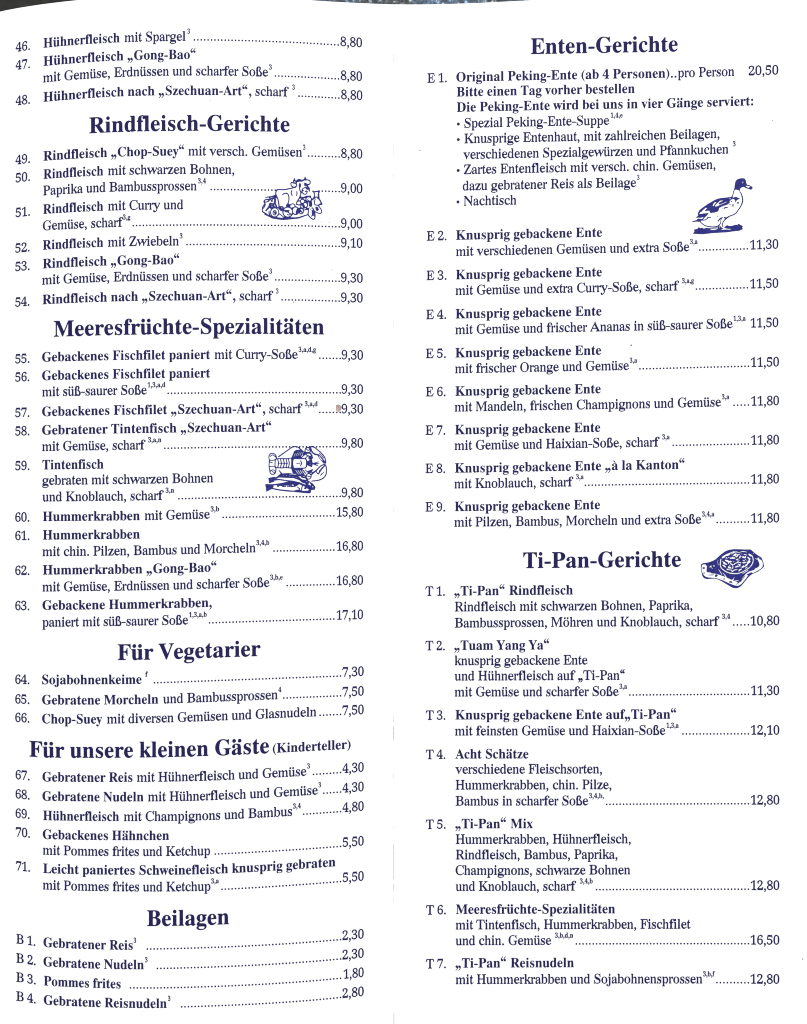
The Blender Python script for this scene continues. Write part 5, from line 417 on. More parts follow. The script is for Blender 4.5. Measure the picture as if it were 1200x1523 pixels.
'duck':'11024 2651 10994 2656 10970 2665 10954 2676 10938 2696 10931 2720 10920 2800 10914 2812 10889 2904 10879 2922 10866 2931 10720 2946 10672 2955 10628 2974 10526 3033 10455 3082 10403 3124 10388 3146 10375 3180 10376 3188 10384 3200 10349 3236 10354 3241 10388 3236 10406 3241 10460 3232 10463 3234 10460 3238 10436 3259 10388 3249 10348 3277 10299 3288 10293 3292 10294 3300 10298 3303 10360 3297 10402 3298 10430 3326 10468 3354 10494 3367 10518 3374 10574 3382 10622 3384 10650 3380 10682 3369 10679 3378 10670 3383 10562 3395 10496 3390 10464 3401 10444 3387 10414 3395 10390 3377 10376 3400 10313 3418 10314 3423 10327 3432 10329 3438 10306 3472 10306 3478 10450 3485 10600 3467 10802 3456 10900 3442 10990 3433 11050 3408 11050 3402 11032 3388 11048 3368 11048 3362 11004 3343 10988 3324 10960 3346 10938 3343 10886 3359 10842 3362 10810 3347 10776 3375 10766 3379 10768 3385 10792 3396 10818 3402 10872 3407 10876 3410 10872 3412 10834 3417 10810 3413 10760 3415 10750 3420 10734 3418 10729 3412 10732 3406 10756 3406 10759 3402 10721 3376 10708 3350 10698 3396 10694 3399 10700 3354 10704 3350 10708 3349 10711 3334 10722 3326 10722 3300 10733 3252 10751 3240 10750 3234 10744 3231 10720 3235 10706 3242 10672 3280 10672 3292 10678 3297 10684 3296 10712 3261 10716 3259 10717 3262 10708 3321 10686 3344 10668 3358 10642 3365 10606 3368 10544 3363 10500 3354 10476 3343 10446 3321 10424 3300 10423 3292 10440 3278 10456 3283 10492 3278 10518 3260 10539 3238 10548 3245 10556 3245 10572 3240 10574 3232 10568 3229 10548 3232 10542 3225 10534 3225 10512 3234 10508 3249 10490 3263 10474 3267 10458 3267 10457 3262 10534 3181 10535 3172 10530 3168 10458 3176 10404 3186 10400 3182 10402 3174 10410 3166 10412 3156 10440 3148 10445 3132 10480 3106 10483 3096 10498 3089 10504 3094 10521 3094 10494 3116 10488 3128 10476 3140 10550 3134 10554 3140 10551 3152 10570 3172 10598 3163 10610 3165 10622 3163 10678 3145 10684 3138 10694 3095 10732 3073 10822 3042 10854 3012 10849 2996 10850 2992 10892 2958 10921 2966 10936 2994 10928 3000 10928 3008 10932 3012 10938 3011 10942 3006 10941 2996 10962 2974 11000 2958 11003 2954 10942 2926 10900 2941 10895 2926 10927 2822 10958 2822 10988 2833 10998 2844 10998 2854 11018 2891 11032 2946 11033 2994 11021 3038 11002 3075 10966 3130 10934 3169 10892 3192 10834 3212 10802 3234 10780 3227 10762 3230 10762 3241 10782 3252 10745 3300 10733 3336 10733 3352 10742 3374 10748 3381 10754 3379 10756 3372 10748 3348 10750 3330 10759 3308 10775 3286 10804 3258 10842 3229 10862 3218 10876 3215 10920 3196 10952 3174 11002 3105 11037 3046 11052 3000 11053 2960 11045 2922 11033 2886 11011 2850 11002 2842 11004 2816 11011 2802 11030 2787 11064 2781 11080 2794 11156 2821 11176 2820 11189 2804 11193 2788 11189 2780 11152 2758 11109 2746 11097 2722 11090 2680 11076 2660 11058 2652;11048 2696 11052 2698 11049 2720 11046 2727 11042 2729 11038 2722;11101 2762 11144 2770 11164 2784 11138 2784 11133 2794 11126 2794 11090 2776 11090 2770;10863 2950 10872 2950 10870 2954 10854 2965 10848 2963 10850 2953;10739 2982 10751 2982 10751 2986 10696 3012 10688 3020 10686 3032 10694 3041 10710 3040 10802 3001 10806 3002 10800 3010 10650 3073 10640 3073 10636 3060 10638 3052 10680 3010 10706 2989 10718 2984;10874 2992 10866 2998 10870 3006 10884 3007 10892 3002 10888 2993;10640 3004 10646 3005 10650 3014 10629 3034 10615 3064 10610 3066 10599 3062 10599 3054 10614 3024 10624 3013;10970 3004 10960 3012 10960 3024 10970 3031 10982 3030 10990 3022 10989 3012 10980 3005;10852 3030 10845 3036 10845 3042 10850 3048 10858 3049 10864 3044 10864 3036 10860 3031;10898 3030 10891 3040 10890 3058 10893 3074 10900 3080 10907 3072 10910 3050 10906 3034;10792 3078 10762 3090 10758 3096 10760 3102 10774 3107 10788 3097 10808 3097 10822 3093 10825 3086 10820 3081;10736 3088 10730 3094 10732 3099 10740 3101 10748 3098 10746 3090;10668 3209 10663 3214 10664 3220 10670 3224 10677 3222 10681 3218 10680 3213;10667 3396 10677 3398 10674 3404 10620 3422 10570 3418 10560 3412 10562 3408 10568 3405',
'pan':'10918 8167 10845 8176 10797 8193 10768 8211 10717 8249 10649 8312 10628 8326 10595 8343 10530 8365 10454 8376 10430 8388 10424 8398 10420 8413 10424 8469 10440 8553 10448 8571 10460 8589 10479 8603 10504 8611 10527 8612 10620 8605 10659 8612 10731 8645 10876 8733 10913 8747 10951 8750 10984 8740 11014 8721 11048 8685 11122 8594 11161 8556 11191 8537 11268 8504 11335 8454 11357 8433 11362 8417 11352 8364 11330 8302 11313 8284 11277 8264 11230 8229 11175 8181 11162 8174 11146 8171 11108 8172;11043 8195 11060 8196 11098 8205 11110 8210 11109 8215 11055 8207 11034 8209 10990 8220 10941 8213 10920 8220 10865 8249 10862 8247 10863 8243 10898 8219 10902 8215 10899 8215 10852 8236 10850 8239 10852 8248 10849 8253 10815 8270 10806 8271 10796 8264 10790 8265 10786 8270 10787 8283 10768 8294 10744 8304 10738 8302 10734 8293 10734 8287 10739 8281 10783 8250 10912 8198 10919 8198 10923 8205 10950 8201 10991 8213;11196 8222 11208 8228 11220 8242 11200 8231;10933 8230 10942 8231 10972 8245 11003 8234 11009 8235 11010 8238 11001 8246 10983 8254 10963 8284 10954 8289 10939 8282 10931 8267 10901 8270 10896 8267 10897 8261 10907 8256 10911 8247;11136 8234 11144 8235 11175 8253 11196 8273 11203 8307 11209 8317 11200 8373 11179 8411 11147 8446 11096 8483 11039 8514 10991 8531 10954 8537 10899 8538 10857 8532 10809 8516 10772 8496 10739 8471 10715 8442 10700 8390 10706 8380 10705 8358 10713 8317 10716 8311 10722 8309 10728 8316 10719 8361 10723 8389 10715 8401 10723 8425 10733 8445 10745 8458 10794 8493 10827 8508 10856 8517 10917 8524 10955 8523 10987 8519 11011 8512 11049 8495 11105 8462 11135 8440 11145 8436 11174 8395 11188 8366 11196 8331 11187 8288 11175 8272 11162 8275 11131 8254 11129 8244;11031 8235 11035 8236 11038 8242 11036 8248 11025 8243;11062 8238 11096 8246 11102 8253 11103 8263 11098 8264 11076 8251 11061 8252 11059 8241;10944 8246 10945 8258 10939 8269 10943 8276 10961 8255 10957 8250;11007 8261 11016 8264 11018 8273 11007 8300 10997 8309 10991 8293 11001 8268;11056 8270 11061 8271 11065 8279 11072 8280 11085 8270 11096 8277 11097 8281 11091 8293 11078 8303 11071 8304 11054 8298 11045 8306 11045 8293 11027 8283 11024 8278 11030 8274 11049 8276;10896 8277 10900 8278 10900 8290 10927 8290 10935 8295 10933 8305 10918 8309 10913 8314 10902 8309 10856 8309 10850 8295 10834 8297 10827 8292 10828 8287 10833 8285 10851 8293 10883 8291;11118 8281 11127 8283 11147 8302 11156 8304 11168 8313 11167 8315 11155 8312 11156 8327 11148 8345 11161 8347 11163 8356 11120 8390 11118 8403 11101 8418 11045 8444 11032 8445 11026 8438 11027 8430 11032 8424 11048 8417 11053 8408 11062 8408 11069 8418 11075 8419 11079 8415 11085 8396 11098 8393 11110 8387 11103 8368 11129 8338 11137 8324 11132 8314 11113 8292 11113 8285;10800 8287 10806 8288 10815 8300 10816 8305 10813 8310 10790 8302 10790 8298 10795 8295;11280 8292 11293 8298 11287 8309 11289 8316 11297 8321 11318 8325 11338 8358 11343 8387 11343 8407 11338 8425 11329 8442 11291 8473 11224 8510 11184 8525 11181 8523 11181 8512 11171 8510 11107 8542 11103 8549 11107 8556 11128 8554 11093 8602 11030 8679 11003 8700 10977 8710 10955 8712 10916 8704 10845 8676 10752 8632 10660 8601 10614 8593 10537 8589 10500 8580 10474 8562 10461 8546 10447 8521 10436 8494 10433 8448 10439 8406 10453 8396 10486 8393 10511 8419 10507 8480 10504 8494 10513 8510 10570 8516 10579 8528 10634 8532 10670 8540 10784 8580 10787 8578 10785 8572 10745 8518 10746 8513 10783 8550 10801 8577 10804 8589 10885 8626 10889 8624 10894 8614 10904 8607 10914 8587 10919 8585 10920 8589 10904 8628 10905 8635 10914 8638 10978 8630 10985 8633 10979 8639 10939 8648 10941 8656 10977 8665 10949 8688 10948 8693 10953 8694 11004 8657 11023 8650 11029 8633 11086 8565 11084 8560 11078 8562 11032 8614 11028 8616 11028 8611 11084 8543 11105 8521 11137 8502 11218 8474 11225 8459 11271 8436 11285 8423 11294 8406 11293 8387 11284 8358 11261 8312 11266 8298;11233 8299 11239 8300 11254 8315 11254 8322 11249 8322 11234 8307 11231 8303;10976 8306 10982 8307 10985 8316 10971 8325 10969 8335 10958 8339 10956 8336 10961 8329 10946 8330 10941 8327 10941 8323 10944 8319;11089 8312 11095 8313 11096 8317 11087 8328 11082 8329 11079 8325 11080 8317;10788 8323 10821 8329 10839 8341 10876 8342 10881 8347 10882 8356 10874 8363 10846 8365 10842 8380 10833 8383 10827 8377 10821 8356 10811 8352 10800 8356 10796 8347 10781 8340 10779 8330;11105 8324 11109 8324 11110 8329 11107 8337 11102 8339 11099 8334;10678 8325 10682 8327 10676 8353 10676 8370 10686 8408 10684 8412 10677 8398 10670 8368 10671 8348;11062 8325 11078 8339 11077 8347 11069 8348 11042 8335 11042 8331 11055 8330;10993 8336 11002 8335 11003 8338 10986 8343 10975 8354 11020 8363 11024 8369 11023 8376 11017 8378 10988 8368 10972 8367 10930 8389 10922 8400 10900 8400 10898 8403 10906 8424 10900 8452 10891 8458 10869 8462 10870 8458 10885 8450 10895 8422 10889 8411 10857 8385 10855 8380 10857 8374 10867 8373 10888 8391 10909 8392 10917 8382 10961 8359 10976 8339;10742 8347 10781 8361 10784 8365 10784 8374 10812 8387 10815 8392 10813 8398 10804 8400 10761 8390 10756 8381 10757 8367 10739 8354;10915 8352 10923 8354 10920 8359 10900 8361 10895 8358 10898 8354;11099 8352 11102 8353 11101 8357 11084 8374 11056 8380 11040 8373 11041 8363 11044 8360 11088 8358;10977 8382 11014 8394 11015 8400 11007 8421 10943 8441 10932 8440 10929 8435 10931 8430 10950 8418 10973 8413 10984 8416 10989 8413 10996 8403 10995 8400 10983 8395 10973 8401 10969 8399;10751 8397 10764 8401 10781 8416 10796 8431 10795 8439 10785 8440 10746 8415 10743 8404;10840 8398 10857 8405 10860 8412 10855 8414 10840 8407 10837 8402;10616 8405 10623 8408 10627 8415 10625 8423 10618 8427 10611 8424 10608 8417 10610 8410;10564 8411 10573 8417 10586 8413 10591 8415 10589 8420 10575 8429 10581 8449 10580 8454 10575 8452 10567 8432 10548 8438 10544 8435 10546 8431 10562 8422;10833 8421 10843 8422 10869 8435 10874 8443 10871 8452 10864 8455 10823 8451 10822 8446 10829 8440 10826 8427;11107 8429 11115 8431 11114 8440 11087 8456 11080 8456 11081 8448;11008 8432 11011 8432 11012 8435 11007 8443 11004 8439;10459 8433 10447 8442 10448 8456 10460 8464 10477 8460 10483 8451 10481 8440 10471 8434;10589 8443 10594 8446 10599 8459 10598 8463 10592 8459;10808 8456 10881 8476 10889 8481 10887 8490 10889 8491 10909 8474 10961 8462 10968 8467 10962 8473 10910 8488 10903 8497 10902 8506 10897 8509 10878 8501 10876 8496 10879 8489 10870 8483 10837 8477 10809 8480 10809 8471 10802 8463;11024 8456 11034 8458 11032 8468 10998 8489 10994 8498 10980 8500 10987 8491 10982 8481 10985 8473;10683 8466 10690 8469 10717 8507 10737 8540 10736 8547 10732 8547 10728 8542 10684 8473;11122 8478 11127 8479 11126 8484 11102 8501 11049 8532 11039 8533 11042 8526;10465 8512 10456 8520 10460 8529 10473 8532 10484 8526 10485 8520 10482 8515;10650 8541 10638 8545 10632 8554 10632 8576 10638 8582 10650 8581 10667 8571 10672 8563 10673 8555 10669 8547 10659 8542;10598 8543 10536 8549 10529 8555 10537 8558 10606 8556 10612 8553 10612 8545 10607 8542;10763 8600 10756 8606 10756 8615 10762 8621 10771 8621 10778 8615 10778 8606 10772 8600;10854 8643 10839 8650 10837 8655 10840 8661 10854 8666 10873 8667 10887 8676 10894 8676 10894 8670 10888 8662 10888 8654 10883 8647 10870 8643',
}

def parse(s):
    out = []
    for c in s.split(';'):
        v = [int(k) for k in c.split()]
        out.append([(v[i], v[i + 1]) for i in range(0, len(v), 2)])
    return out

def area2(q):
    return sum(q[i][0] * q[(i + 1) % len(q)][1] - q[(i + 1) % len(q)][0] * q[i][1] for i in range(len(q)))

def inside(p, q):
    x, y = p
    c = False
    for i in range(len(q)):
        (xa, ya), (xb, yb) = q[i], q[i - 1]
        if (ya > y) != (yb > y) and x < (xb - xa) * (y - ya) / (yb - ya) + xa:
            c = not c
    return c

def tess(cs):
    """contours (holes run the other way round) -> list of (points, triangles)"""
    sg = 1 if area2(max(cs, key=lambda q: abs(area2(q)))) > 0 else -1
    outer = [q for q in cs if area2(q) * sg > 0]
    holes = [q for q in cs if area2(q) * sg <= 0]
    grp = [[q] for q in outer]
    for h in holes:
        best = None
        for g in grp:
            if inside(h[0], g[0]) and (best is None or abs(area2(g[0])) < abs(area2(best[0]))):
                best = g
        if best:
            best.append(h)
    res = []
    for g in grp:
        pts = [p for q in g for p in q]
        tri = tessellate_polygon([[Vector((x, y, 0)) for x, y in q] for q in g])
        tt = []
        for a, b_, c in tri:
            (xa, ya), (xb, yb), (xc, yc) = pts[a], pts[b_], pts[c]
            s = (xb - xa) * (yc - ya) - (xc - xa) * (yb - ya)
            if s:
                tt.append((a, b_, c) if s > 0 else (a, c, b_))
        res.append((pts, tt))
    return res

GLYPH = {}
for key, (adv, data) in FONT.items():
    GLYPH[key] = (adv, tess(parse(data)))

# how the printed lines run across the bowed paper: offset of the baseline from the line's own start
KX = [30, 65, 110, 150, 200, 250, 300, 350, 400, 450, 500, 540]
KL = [(71.2, [5, 0, -4.3, -6.9, -9.2, -10.2, -10.7, -10, -8.5, -6.3, -3.3, -0.7]),
      (151.5, [4.5, 0, -3.9, -6.8, -9, -9.9, -10.2, -9.8, -8.8, -7.2, -4.6, -2.5]),
      (239.2, [4.7, 0, -3.2, -5.4, -7, -7.8, -8, -7.6, -7, -6.2, -4.8, -3.2]),
      (452.5, [3.2, 0, -2.2, -3.7, -5, -5.6, -6, -6, -5.7, -5, -3.7, -2.5]),
      (538, [2.2, 0, -1.2, -2.2, -3, -3.6, -4, -4.3, -4.4, -4.3, -3.8, -3]),
      (619, [1.2, 0, -1, -1.8, -2.6, -3.3, -3.9, -4.3, -4.5, -4.5, -4.4, -4]),
      (775, [.8, 0, -.4, -.8, -1.4, -2.3, -3.6, -4.8, -5.6, -6.2, -6.7, -7]),
      (932, [.3, 0, -.4, -1, -1.8, -2.8, -4.2, -5.8, -7.4, -9, -10.4, -11.5]),
      (1017.5, [-.4, 0, .1, 0, -.4, -1.6, -3.5, -5.3, -7.1, -8.9, -10.7, -12.5]),
      (1075.7, [-1.8, 0, .4, .3, -.4, -1.6, -3.3, -5.3, -7.6, -9.8, -11.8, -13.8]),
      (1162, [-2.8, 0, .5, .8, .6, .1, -1, -3, -5.5, -8.2, -11.5, -14.5]),
      (1322.5, [-3.5, 0, 1.6, 2.5, 3, 3, 2.3, .2, -2.6, -6, -9.8, -13]),
      (1408, [-4.5, 0, 2.5, 3.8, 4.5, 4, 2.6, .7, -1.8, -5, -9, -12.5]),
      (1493.7, [-5, 0, 2.5, 4, 5.2, 5.2, 3.9, 2, -.6, -4, -8.5, -12.7])]
RK = [640, 677, 780, 880, 980, 1080, 1158]
KR = [(121.7, [1.3, 0, -2.3, -4.3, -6, -8.6, -11]),
      (380.7, [1, 0, -2.3, -4.3, -6.2, -8.6, -11]),
      (497, [.8, 0, -2.1, -4.1, -6.3, -9, -10.8]),
      (612, [.6, 0, -1.8, -3.6, -5.5, -7.9, -9.5]),
      (726.2, [.4, 0, -1.7, -3.5, -5, -6.4, -7.5]),
      (783.2, [.4, 0, -1.2, -2.4, -3.6, -5.2, -6.5]),
      (933.2, [.3, 0, -.9, -1.6, -2, -2.5, -3.7]),
      (1035.7, [.4, 0, -.3, -.7, -1.3, -1.9, -2.1]),
      (1093.7, [.6, 0, -.3, -.6, -.9, -1.2, -1.2]),
      (1198, [.8, 0, -.3, -.6, -1.2, -1.5, -1.6]),
      (1325, [.9, 0, -.4, -.8, -1.2, -1.5, -1.6]),
      (1463.5, [1, 0, -.6, -1, -1.2, -1, -.6])]

def baseline(side, y0):
    xs, tab = (KX, KL) if side == 0 else (RK, KR)
    ys = [t[0] for t in tab]
    i = 0
    while i < len(ys) - 2 and y0 > ys[i + 1]:
        i += 1
    t = min(1.0, max(0.0, (y0 - ys[i]) / (ys[i + 1] - ys[i])))
    prof = [a + (c - a) * t for a, c in zip(tab[i][1], tab[i + 1][1])]
    return lambda x: y0 + interp(x, xs, prof)

LIFT = 0.00006

class Print:
    def __init__(s):
        s.v, s.f = [], []
    def add(s, pts, tris):
        n = len(s.v)
        s.v += [on_page(x, y, LIFT) for x, y in pts]
        s.f += [(n + a, n + c, n + b) for a, b, c in tris]   # py runs downwards
    def text(s, side, st, txt, x0, x1, y0, em, rise=0.0):
        """set txt so that its ink spans x0..x1 along the printed line"""
        pen, lay = 0.0, []
        for ch in txt:
            if ch == ' ':
                pen += 250
                continue
            adv, g = GLYPH[st + ch]
            lay.append((pen, g))
            pen += adv
        xs = [p + q[0] for p, g in lay for pts, _ in g for q in pts]
        a, e = min(xs), max(xs)
        k = (x1 - x0) / (e - a)
        base = baseline(side, y0)
        for p, g in lay:
            for pts, tri in g:
                out = []
                for u, v in pts:
                    x = x0 + (p + u - a) * k
                    out.append((x, base(x) - rise - v * em / 1000))
                s.add(out, [(i, j, l) for i, j, l in [(t[0], t[2], t[1]) for t in tri]])
    def dots(s, side, x0, x1, y0, gap=None, pitch=5.04):
        base = baseline(side, y0)
        n = max(1, round((x1 - x0 - 2) / pitch))
        for i in range(n + 1):
            x = x0 + 1.1 + (x1 - x0 - 2.2) * i / n
            if gap and gap[0] < x < gap[1]:
                continue
            s.disc(x, base(x) - 1.1, 1.36)
    def disc(s, x, y, r, ry=None, n=12):
        ry = ry or r
        s.add([(x + r * math.cos(6.28319 * k / n), y - ry * math.sin(6.28319 * k / n)) for k in range(n)],
              [(0, k + 1, k) for k in range(1, n - 1)])
    def done(s, name, side, m, label=None):
        # keep every face looking up
        vv, ff = s.v, []
        for a, b, c in s.f:
            A, B, C = vv[a], vv[b], vv[c]
            z = (B[0] - A[0]) * (C[1] - A[1]) - (C[0] - A[0]) * (B[1] - A[1])
            if z:
                ff.append((a, b, c) if z > 0 else (a, c, b))
        o = link(name, vv, ff, m, PAGE[side])
        if label:
            o['label'] = label
        return o

EM, EMH, EMS, RISE = 20.7, 34.2, 11.2, 10.4

def heading(side, y, txt, x0, x1, extra=None):
    p = Print()
    p.text(side, 'b', txt, x0, x1, y, EMH)
    lab = txt
    if extra:
        p.text(side, 'b', extra[0], extra[1], extra[2], y, EM)
        lab += ' ' + extra[0]
    p.done('heading', side, INK, 'large heading reading ' + lab)

def entry(side, rows):
    """rows: (y, runs); a run is (style, text, x0, x1), dots ('.', x0, x1[, gap]) or a bullet ('*', x)"""
    p = Print()
    words = []
    for y, runs in rows:
        for r in runs:
            if r[0] == '.':
                p.dots(side, r[1], r[2], y, r[3] if len(r) > 3 else None)
            elif r[0] == '*':
                p.disc(r[1], baseline(side, y)(r[1]) - 5.6, 2.3)
            elif r[0] == 's':
                p.text(side, 's', r[1], r[2], r[3], y, EMS, RISE)
            elif r[0] == 'n':
                p.text(side, 'r', r[1], r[2], r[3], y, EM * .98)
                words.append(r[1])
            else:
                p.text(side, r[0], r[1], r[2], r[3], y, EM)
                words.append(r[1])
    p.done('dish_entry', side, INK, ('dish entry ' + ' '.join(' '.join(words).split()[:12])))

entry(0, [(71.2, [('n', '46.', 23.0, 44.5), ('b', 'Hühnerfleisch', 64.5, 178.0), ('r', 'mit Spargel', 185.0, 276.0), ('s', '3', 278.5, 282.5), ('.', 288.0, 504.0), ('r', '8,80', 506.0, 538.5)])])
entry(0, [(98.2, [('n', '47.', 23.0, 44.5), ('b', 'Hühnerfleisch „Gong-Bao“', 64.5, 291.0)]),
    (122.5, [('r', 'mit Gemüse, Erdnüssen und scharfer Soße', 64.0, 399.0), ('s', '3', 400.0, 404.3), ('.', 408.5, 504.5), ('r', '8,80', 506.5, 538.5)])])
entry(0, [(151.5, [('n', '48.', 23.0, 44.5), ('b', 'Hühnerfleisch nach „Szechuan-Art“,', 64.5, 374.0), ('r', 'scharf', 379.5, 429.5), ('s', '3', 434.5, 438.5), ('.', 443.5, 505.0), ('r', '8,80', 507.0, 539.0)])])
heading(0, 203.3, 'Rindfleisch-Gerichte', 132.5, 430.7)
entry(0, [(239.2, [('n', '49.', 22.7, 44.5), ('b', 'Rindfleisch „Chop-Suey“', 64.5, 273.7), ('r', 'mit versch. Gemüsen', 280.0, 449.3), ('s', '3', 450.5, 454.3), ('.', 458.0, 505.5), ('r', '8,80', 507.0, 539.0)])])
entry(0, [(266.2, [('n', '50.', 23.0, 44.5), ('b', 'Rindfleisch', 64.5, 153.5), ('r', 'mit schwarzen Bohnen,', 160.5, 348.5)]),
    (290.5, [('r', 'Paprika und Bambussprossen', 64.0, 292.5), ('s', '3,4', 294.0, 306.5), ('.', 313.0, 505.5, (411, 478.5)), ('r', '9,00', 507.0, 539.0)])])
entry(0, [(318.2, [('n', '51.', 23.0, 44.5), ('b', 'Rindfleisch', 64.0, 153.5), ('r', 'mit Curry und', 160.5, 272.5)]),
    (342.7, [('r', 'Gemüse, scharf', 63.5, 183.5), ('s', '3,g', 182.5, 194.0), ('.', 197.0, 505.5), ('r', '9,00', 507.0, 539.0)])])
entry(0, [(371.5, [('n', '52.', 22.5, 44.0), ('b', 'Rindfleisch', 63.5, 153.5), ('r', 'mit Zwiebeln', 160.5, 266.0), ('s', '3', 267.0, 271.5), ('.', 277.0, 505.5), ('r', '9,10', 507.0, 539.0)])])
entry(0, [(399.2, [('n', '53.', 22.5, 44.0), ('b', 'Rindfleisch „Gong-Bao“', 63.5, 266.5)]),
    (423.2, [('r', 'mit Gemüse, Erdnüssen und scharfer Soße', 62.5, 399.5), ('s', '3', 400.3, 404.5), ('.', 409.0, 505.5), ('r', '9,30', 507.0, 539.5)])])
entry(0, [(452.5, [('n', '54.', 22.5, 43.7), ('b', 'Rindfleisch nach „Szechuan-Art“,', 63.0, 350.3), ('r', 'scharf', 356.0, 406.5), ('s', '3', 410.3, 414.3), ('.', 418.5, 505.5), ('r', '9,30', 507.0, 539.5)])])
heading(0, 501.4, 'Meeresfrüchte-Spezialitäten', 79.7, 482)
entry(0, [(538, [('n', '55.', 22.5, 43.7), ('b', 'Gebackenes Fischfilet paniert', 62.5, 312.5), ('r', 'mit Curry-Soße', 319.0, 443.0), ('s', '3,a,d,g', 443.8, 470.0), ('.', 474.5, 507.0), ('r', '9,30', 508.0, 540.0)])])
entry(0, [(565.5, [('n', '56.', 22.5, 43.7), ('b', 'Gebackenes Fischfilet paniert', 62.5, 312.5)]),
    (589.5, [('r', 'mit süß-saurer Soße', 62.5, 218.5), ('s', '1,3,a,d', 219.3, 246.0), ('.', 249.0, 507.0), ('r', '9,30', 508.0, 540.0)])])
entry(0, [(619, [('n', '57.', 22.5, 43.7), ('b', 'Gebackenes Fischfilet „Szechuan-Art“,', 62.5, 394.5), ('r', 'scharf', 400.0, 450.0), ('s', '3,a,d', 453.0, 472.5), ('.', 474.5, 507.0), ('r', '9,30', 508.0, 540.0)])])
entry(0, [(646.5, [('n', '58.', 22.5, 43.7), ('b', 'Gebratener Tintenfisch „Szechuan-Art“', 62.5, 403.5)]),
    (670.7, [('r', 'mit Gemüse, scharf', 62.5, 216.5), ('s', '3,a,n', 220.0, 240.0), ('.', 244.0, 507.0), ('r', '9,80', 508.0, 540.0)])])
entry(0, [(698.2, [('n', '59.', 22.5, 43.7), ('b', 'Tintenfisch', 63.0, 154.0)]),
    (721.2, [('r', 'gebraten mit schwarzen Bohnen', 62.5, 317.0)]),
    (745.7, [('r', 'und Knoblauch, scharf', 63.0, 243.5), ('s', '3,n', 246.0, 259.0), ('.', 265.0, 507.0), ('r', '9,80', 508.0, 540.0)])])
entry(0, [(775, [('n', '60.', 22.5, 43.7), ('b', 'Hummerkrabben', 63.5, 208.0), ('r', 'mit Gemüse', 215.0, 312.3), ('s', '3,b', 313.0, 326.0), ('.', 330.7, 497.5), ('r', '15,80', 500.5, 540.0)])])
entry(0, [(802.5, [('n', '61.', 22.5, 43.7), ('b', 'Hummerkrabben', 63.5, 208.0)]),
    (827, [('r', 'mit chin. Pilzen, Bambus und Morcheln', 63.0, 380.2), ('s', '3,4,b', 381.0, 400.5), ('.', 406.5, 497.5), ('r', '16,80', 500.5, 540.0)])])
entry(0, [(854.5, [('n', '62.', 22.5, 43.7), ('b', 'Hummerkrabben „Gong-Bao“', 63.5, 322.0)]),
    (879.5, [('r', 'mit Gemüse, Erdnüssen und scharfer Soße', 63.0, 401.0), ('s', '3,b,e', 401.5, 420.5), ('.', 426.0, 497.5), ('r', '16,80', 500.5, 540.0)])])
entry(0, [(907, [('n', '63.', 22.5, 43.7), ('b', 'Gebackene Hummerkrabben,', 63.0, 315.0)]),
    (932, [('r', 'paniert mit süß-saurer Soße', 63.0, 280.0), ('s', '1,3,a,b', 281.0, 307.5), ('.', 310.5, 497.5), ('r', '17,10', 500.5, 540.0)])])
heading(0, 982.3, 'Für Vegetarier', 174.7, 387.5)
entry(0, [(1017.5, [('n', '64.', 22.5, 43.7), ('b', 'Sojabohnenkeime', 62.5, 210.5), ('s', 'f', 216.0, 220.0), ('.', 228.5, 507.5), ('r', '7,30', 509.0, 541.0)])])
entry(0, [(1047.5, [('n', '65.', 22.5, 43.7), ('b', 'Gebratene Morcheln', 62.5, 235.5), ('r', 'und Bambussprossen', 242.5, 413.0), ('s', '4', 413.8, 418.5), ('.', 421.0, 507.5), ('r', '7,50', 509.0, 541.0)])])
entry(0, [(1075.7, [('n', '66.', 22.5, 43.7), ('b', 'Chop-Suey', 62.5, 152.0), ('r', 'mit diversen Gemüsen und Glasnudeln', 159.0, 470.5), ('.', 475.0, 507.5), ('r', '7,50', 509.0, 541.0)])])
heading(0, 1126.3, 'Für unsere kleinen Gäste', 43.5, 400, ('(Kinderteller)', 405.5, 521.5))
entry(0, [(1162, [('n', '67.', 23.0, 44.0), ('b', 'Gebratener Reis', 63.0, 197.0), ('r', 'mit Hühnerfleisch und Gemüse', 203.5, 456.0), ('s', '3', 456.7, 461.0), ('.', 465.0, 507.5), ('r', '4,30', 509.0, 541.0)])])
entry(0, [(1190.7, [('n', '68.', 23.0, 44.0), ('b', 'Gebratene Nudeln', 63.0, 213.5), ('r', 'mit Hühnerfleisch und Gemüse', 220.0, 473.0), ('s', '3', 473.5, 477.5), ('.', 480.5, 507.5), ('r', '4,30', 509.0, 541.0)])])
entry(0, [(1219.5, [('n', '69.', 23.0, 44.0), ('b', 'Hühnerfleisch', 64.0, 177.0), ('r', 'mit Champignons und Bambus', 184.0, 434.5), ('s', '3,4', 435.5, 447.5), ('.', 450.5, 507.5), ('r', '4,80', 509.0, 541.0)])])
entry(0, [(1247.5, [('n', '70.', 23.2, 44.5), ('b', 'Gebackenes Hähnchen', 63.5, 251.5)]),
    (1270.7, [('r', 'mit Pommes frites und Ketchup', 63.5, 312.5), ('.', 319.0, 507.5), ('r', '5,50', 509.5, 541.0)])])
entry(0, [(1298.2, [('n', '71.', 23.5, 44.5), ('b', 'Leicht paniertes Schweinefleisch knusprig gebraten', 64.0, 499.0)]),
    (1322.5, [('r', 'mit Pommes frites und Ketchup', 63.5, 313.0), ('s', '3,a', 313.7, 325.5), ('.', 329.0, 507.5), ('r', '5,50', 509.5, 541.0)])])
heading(0, 1373.3, 'Beilagen', 218.5, 340.7)
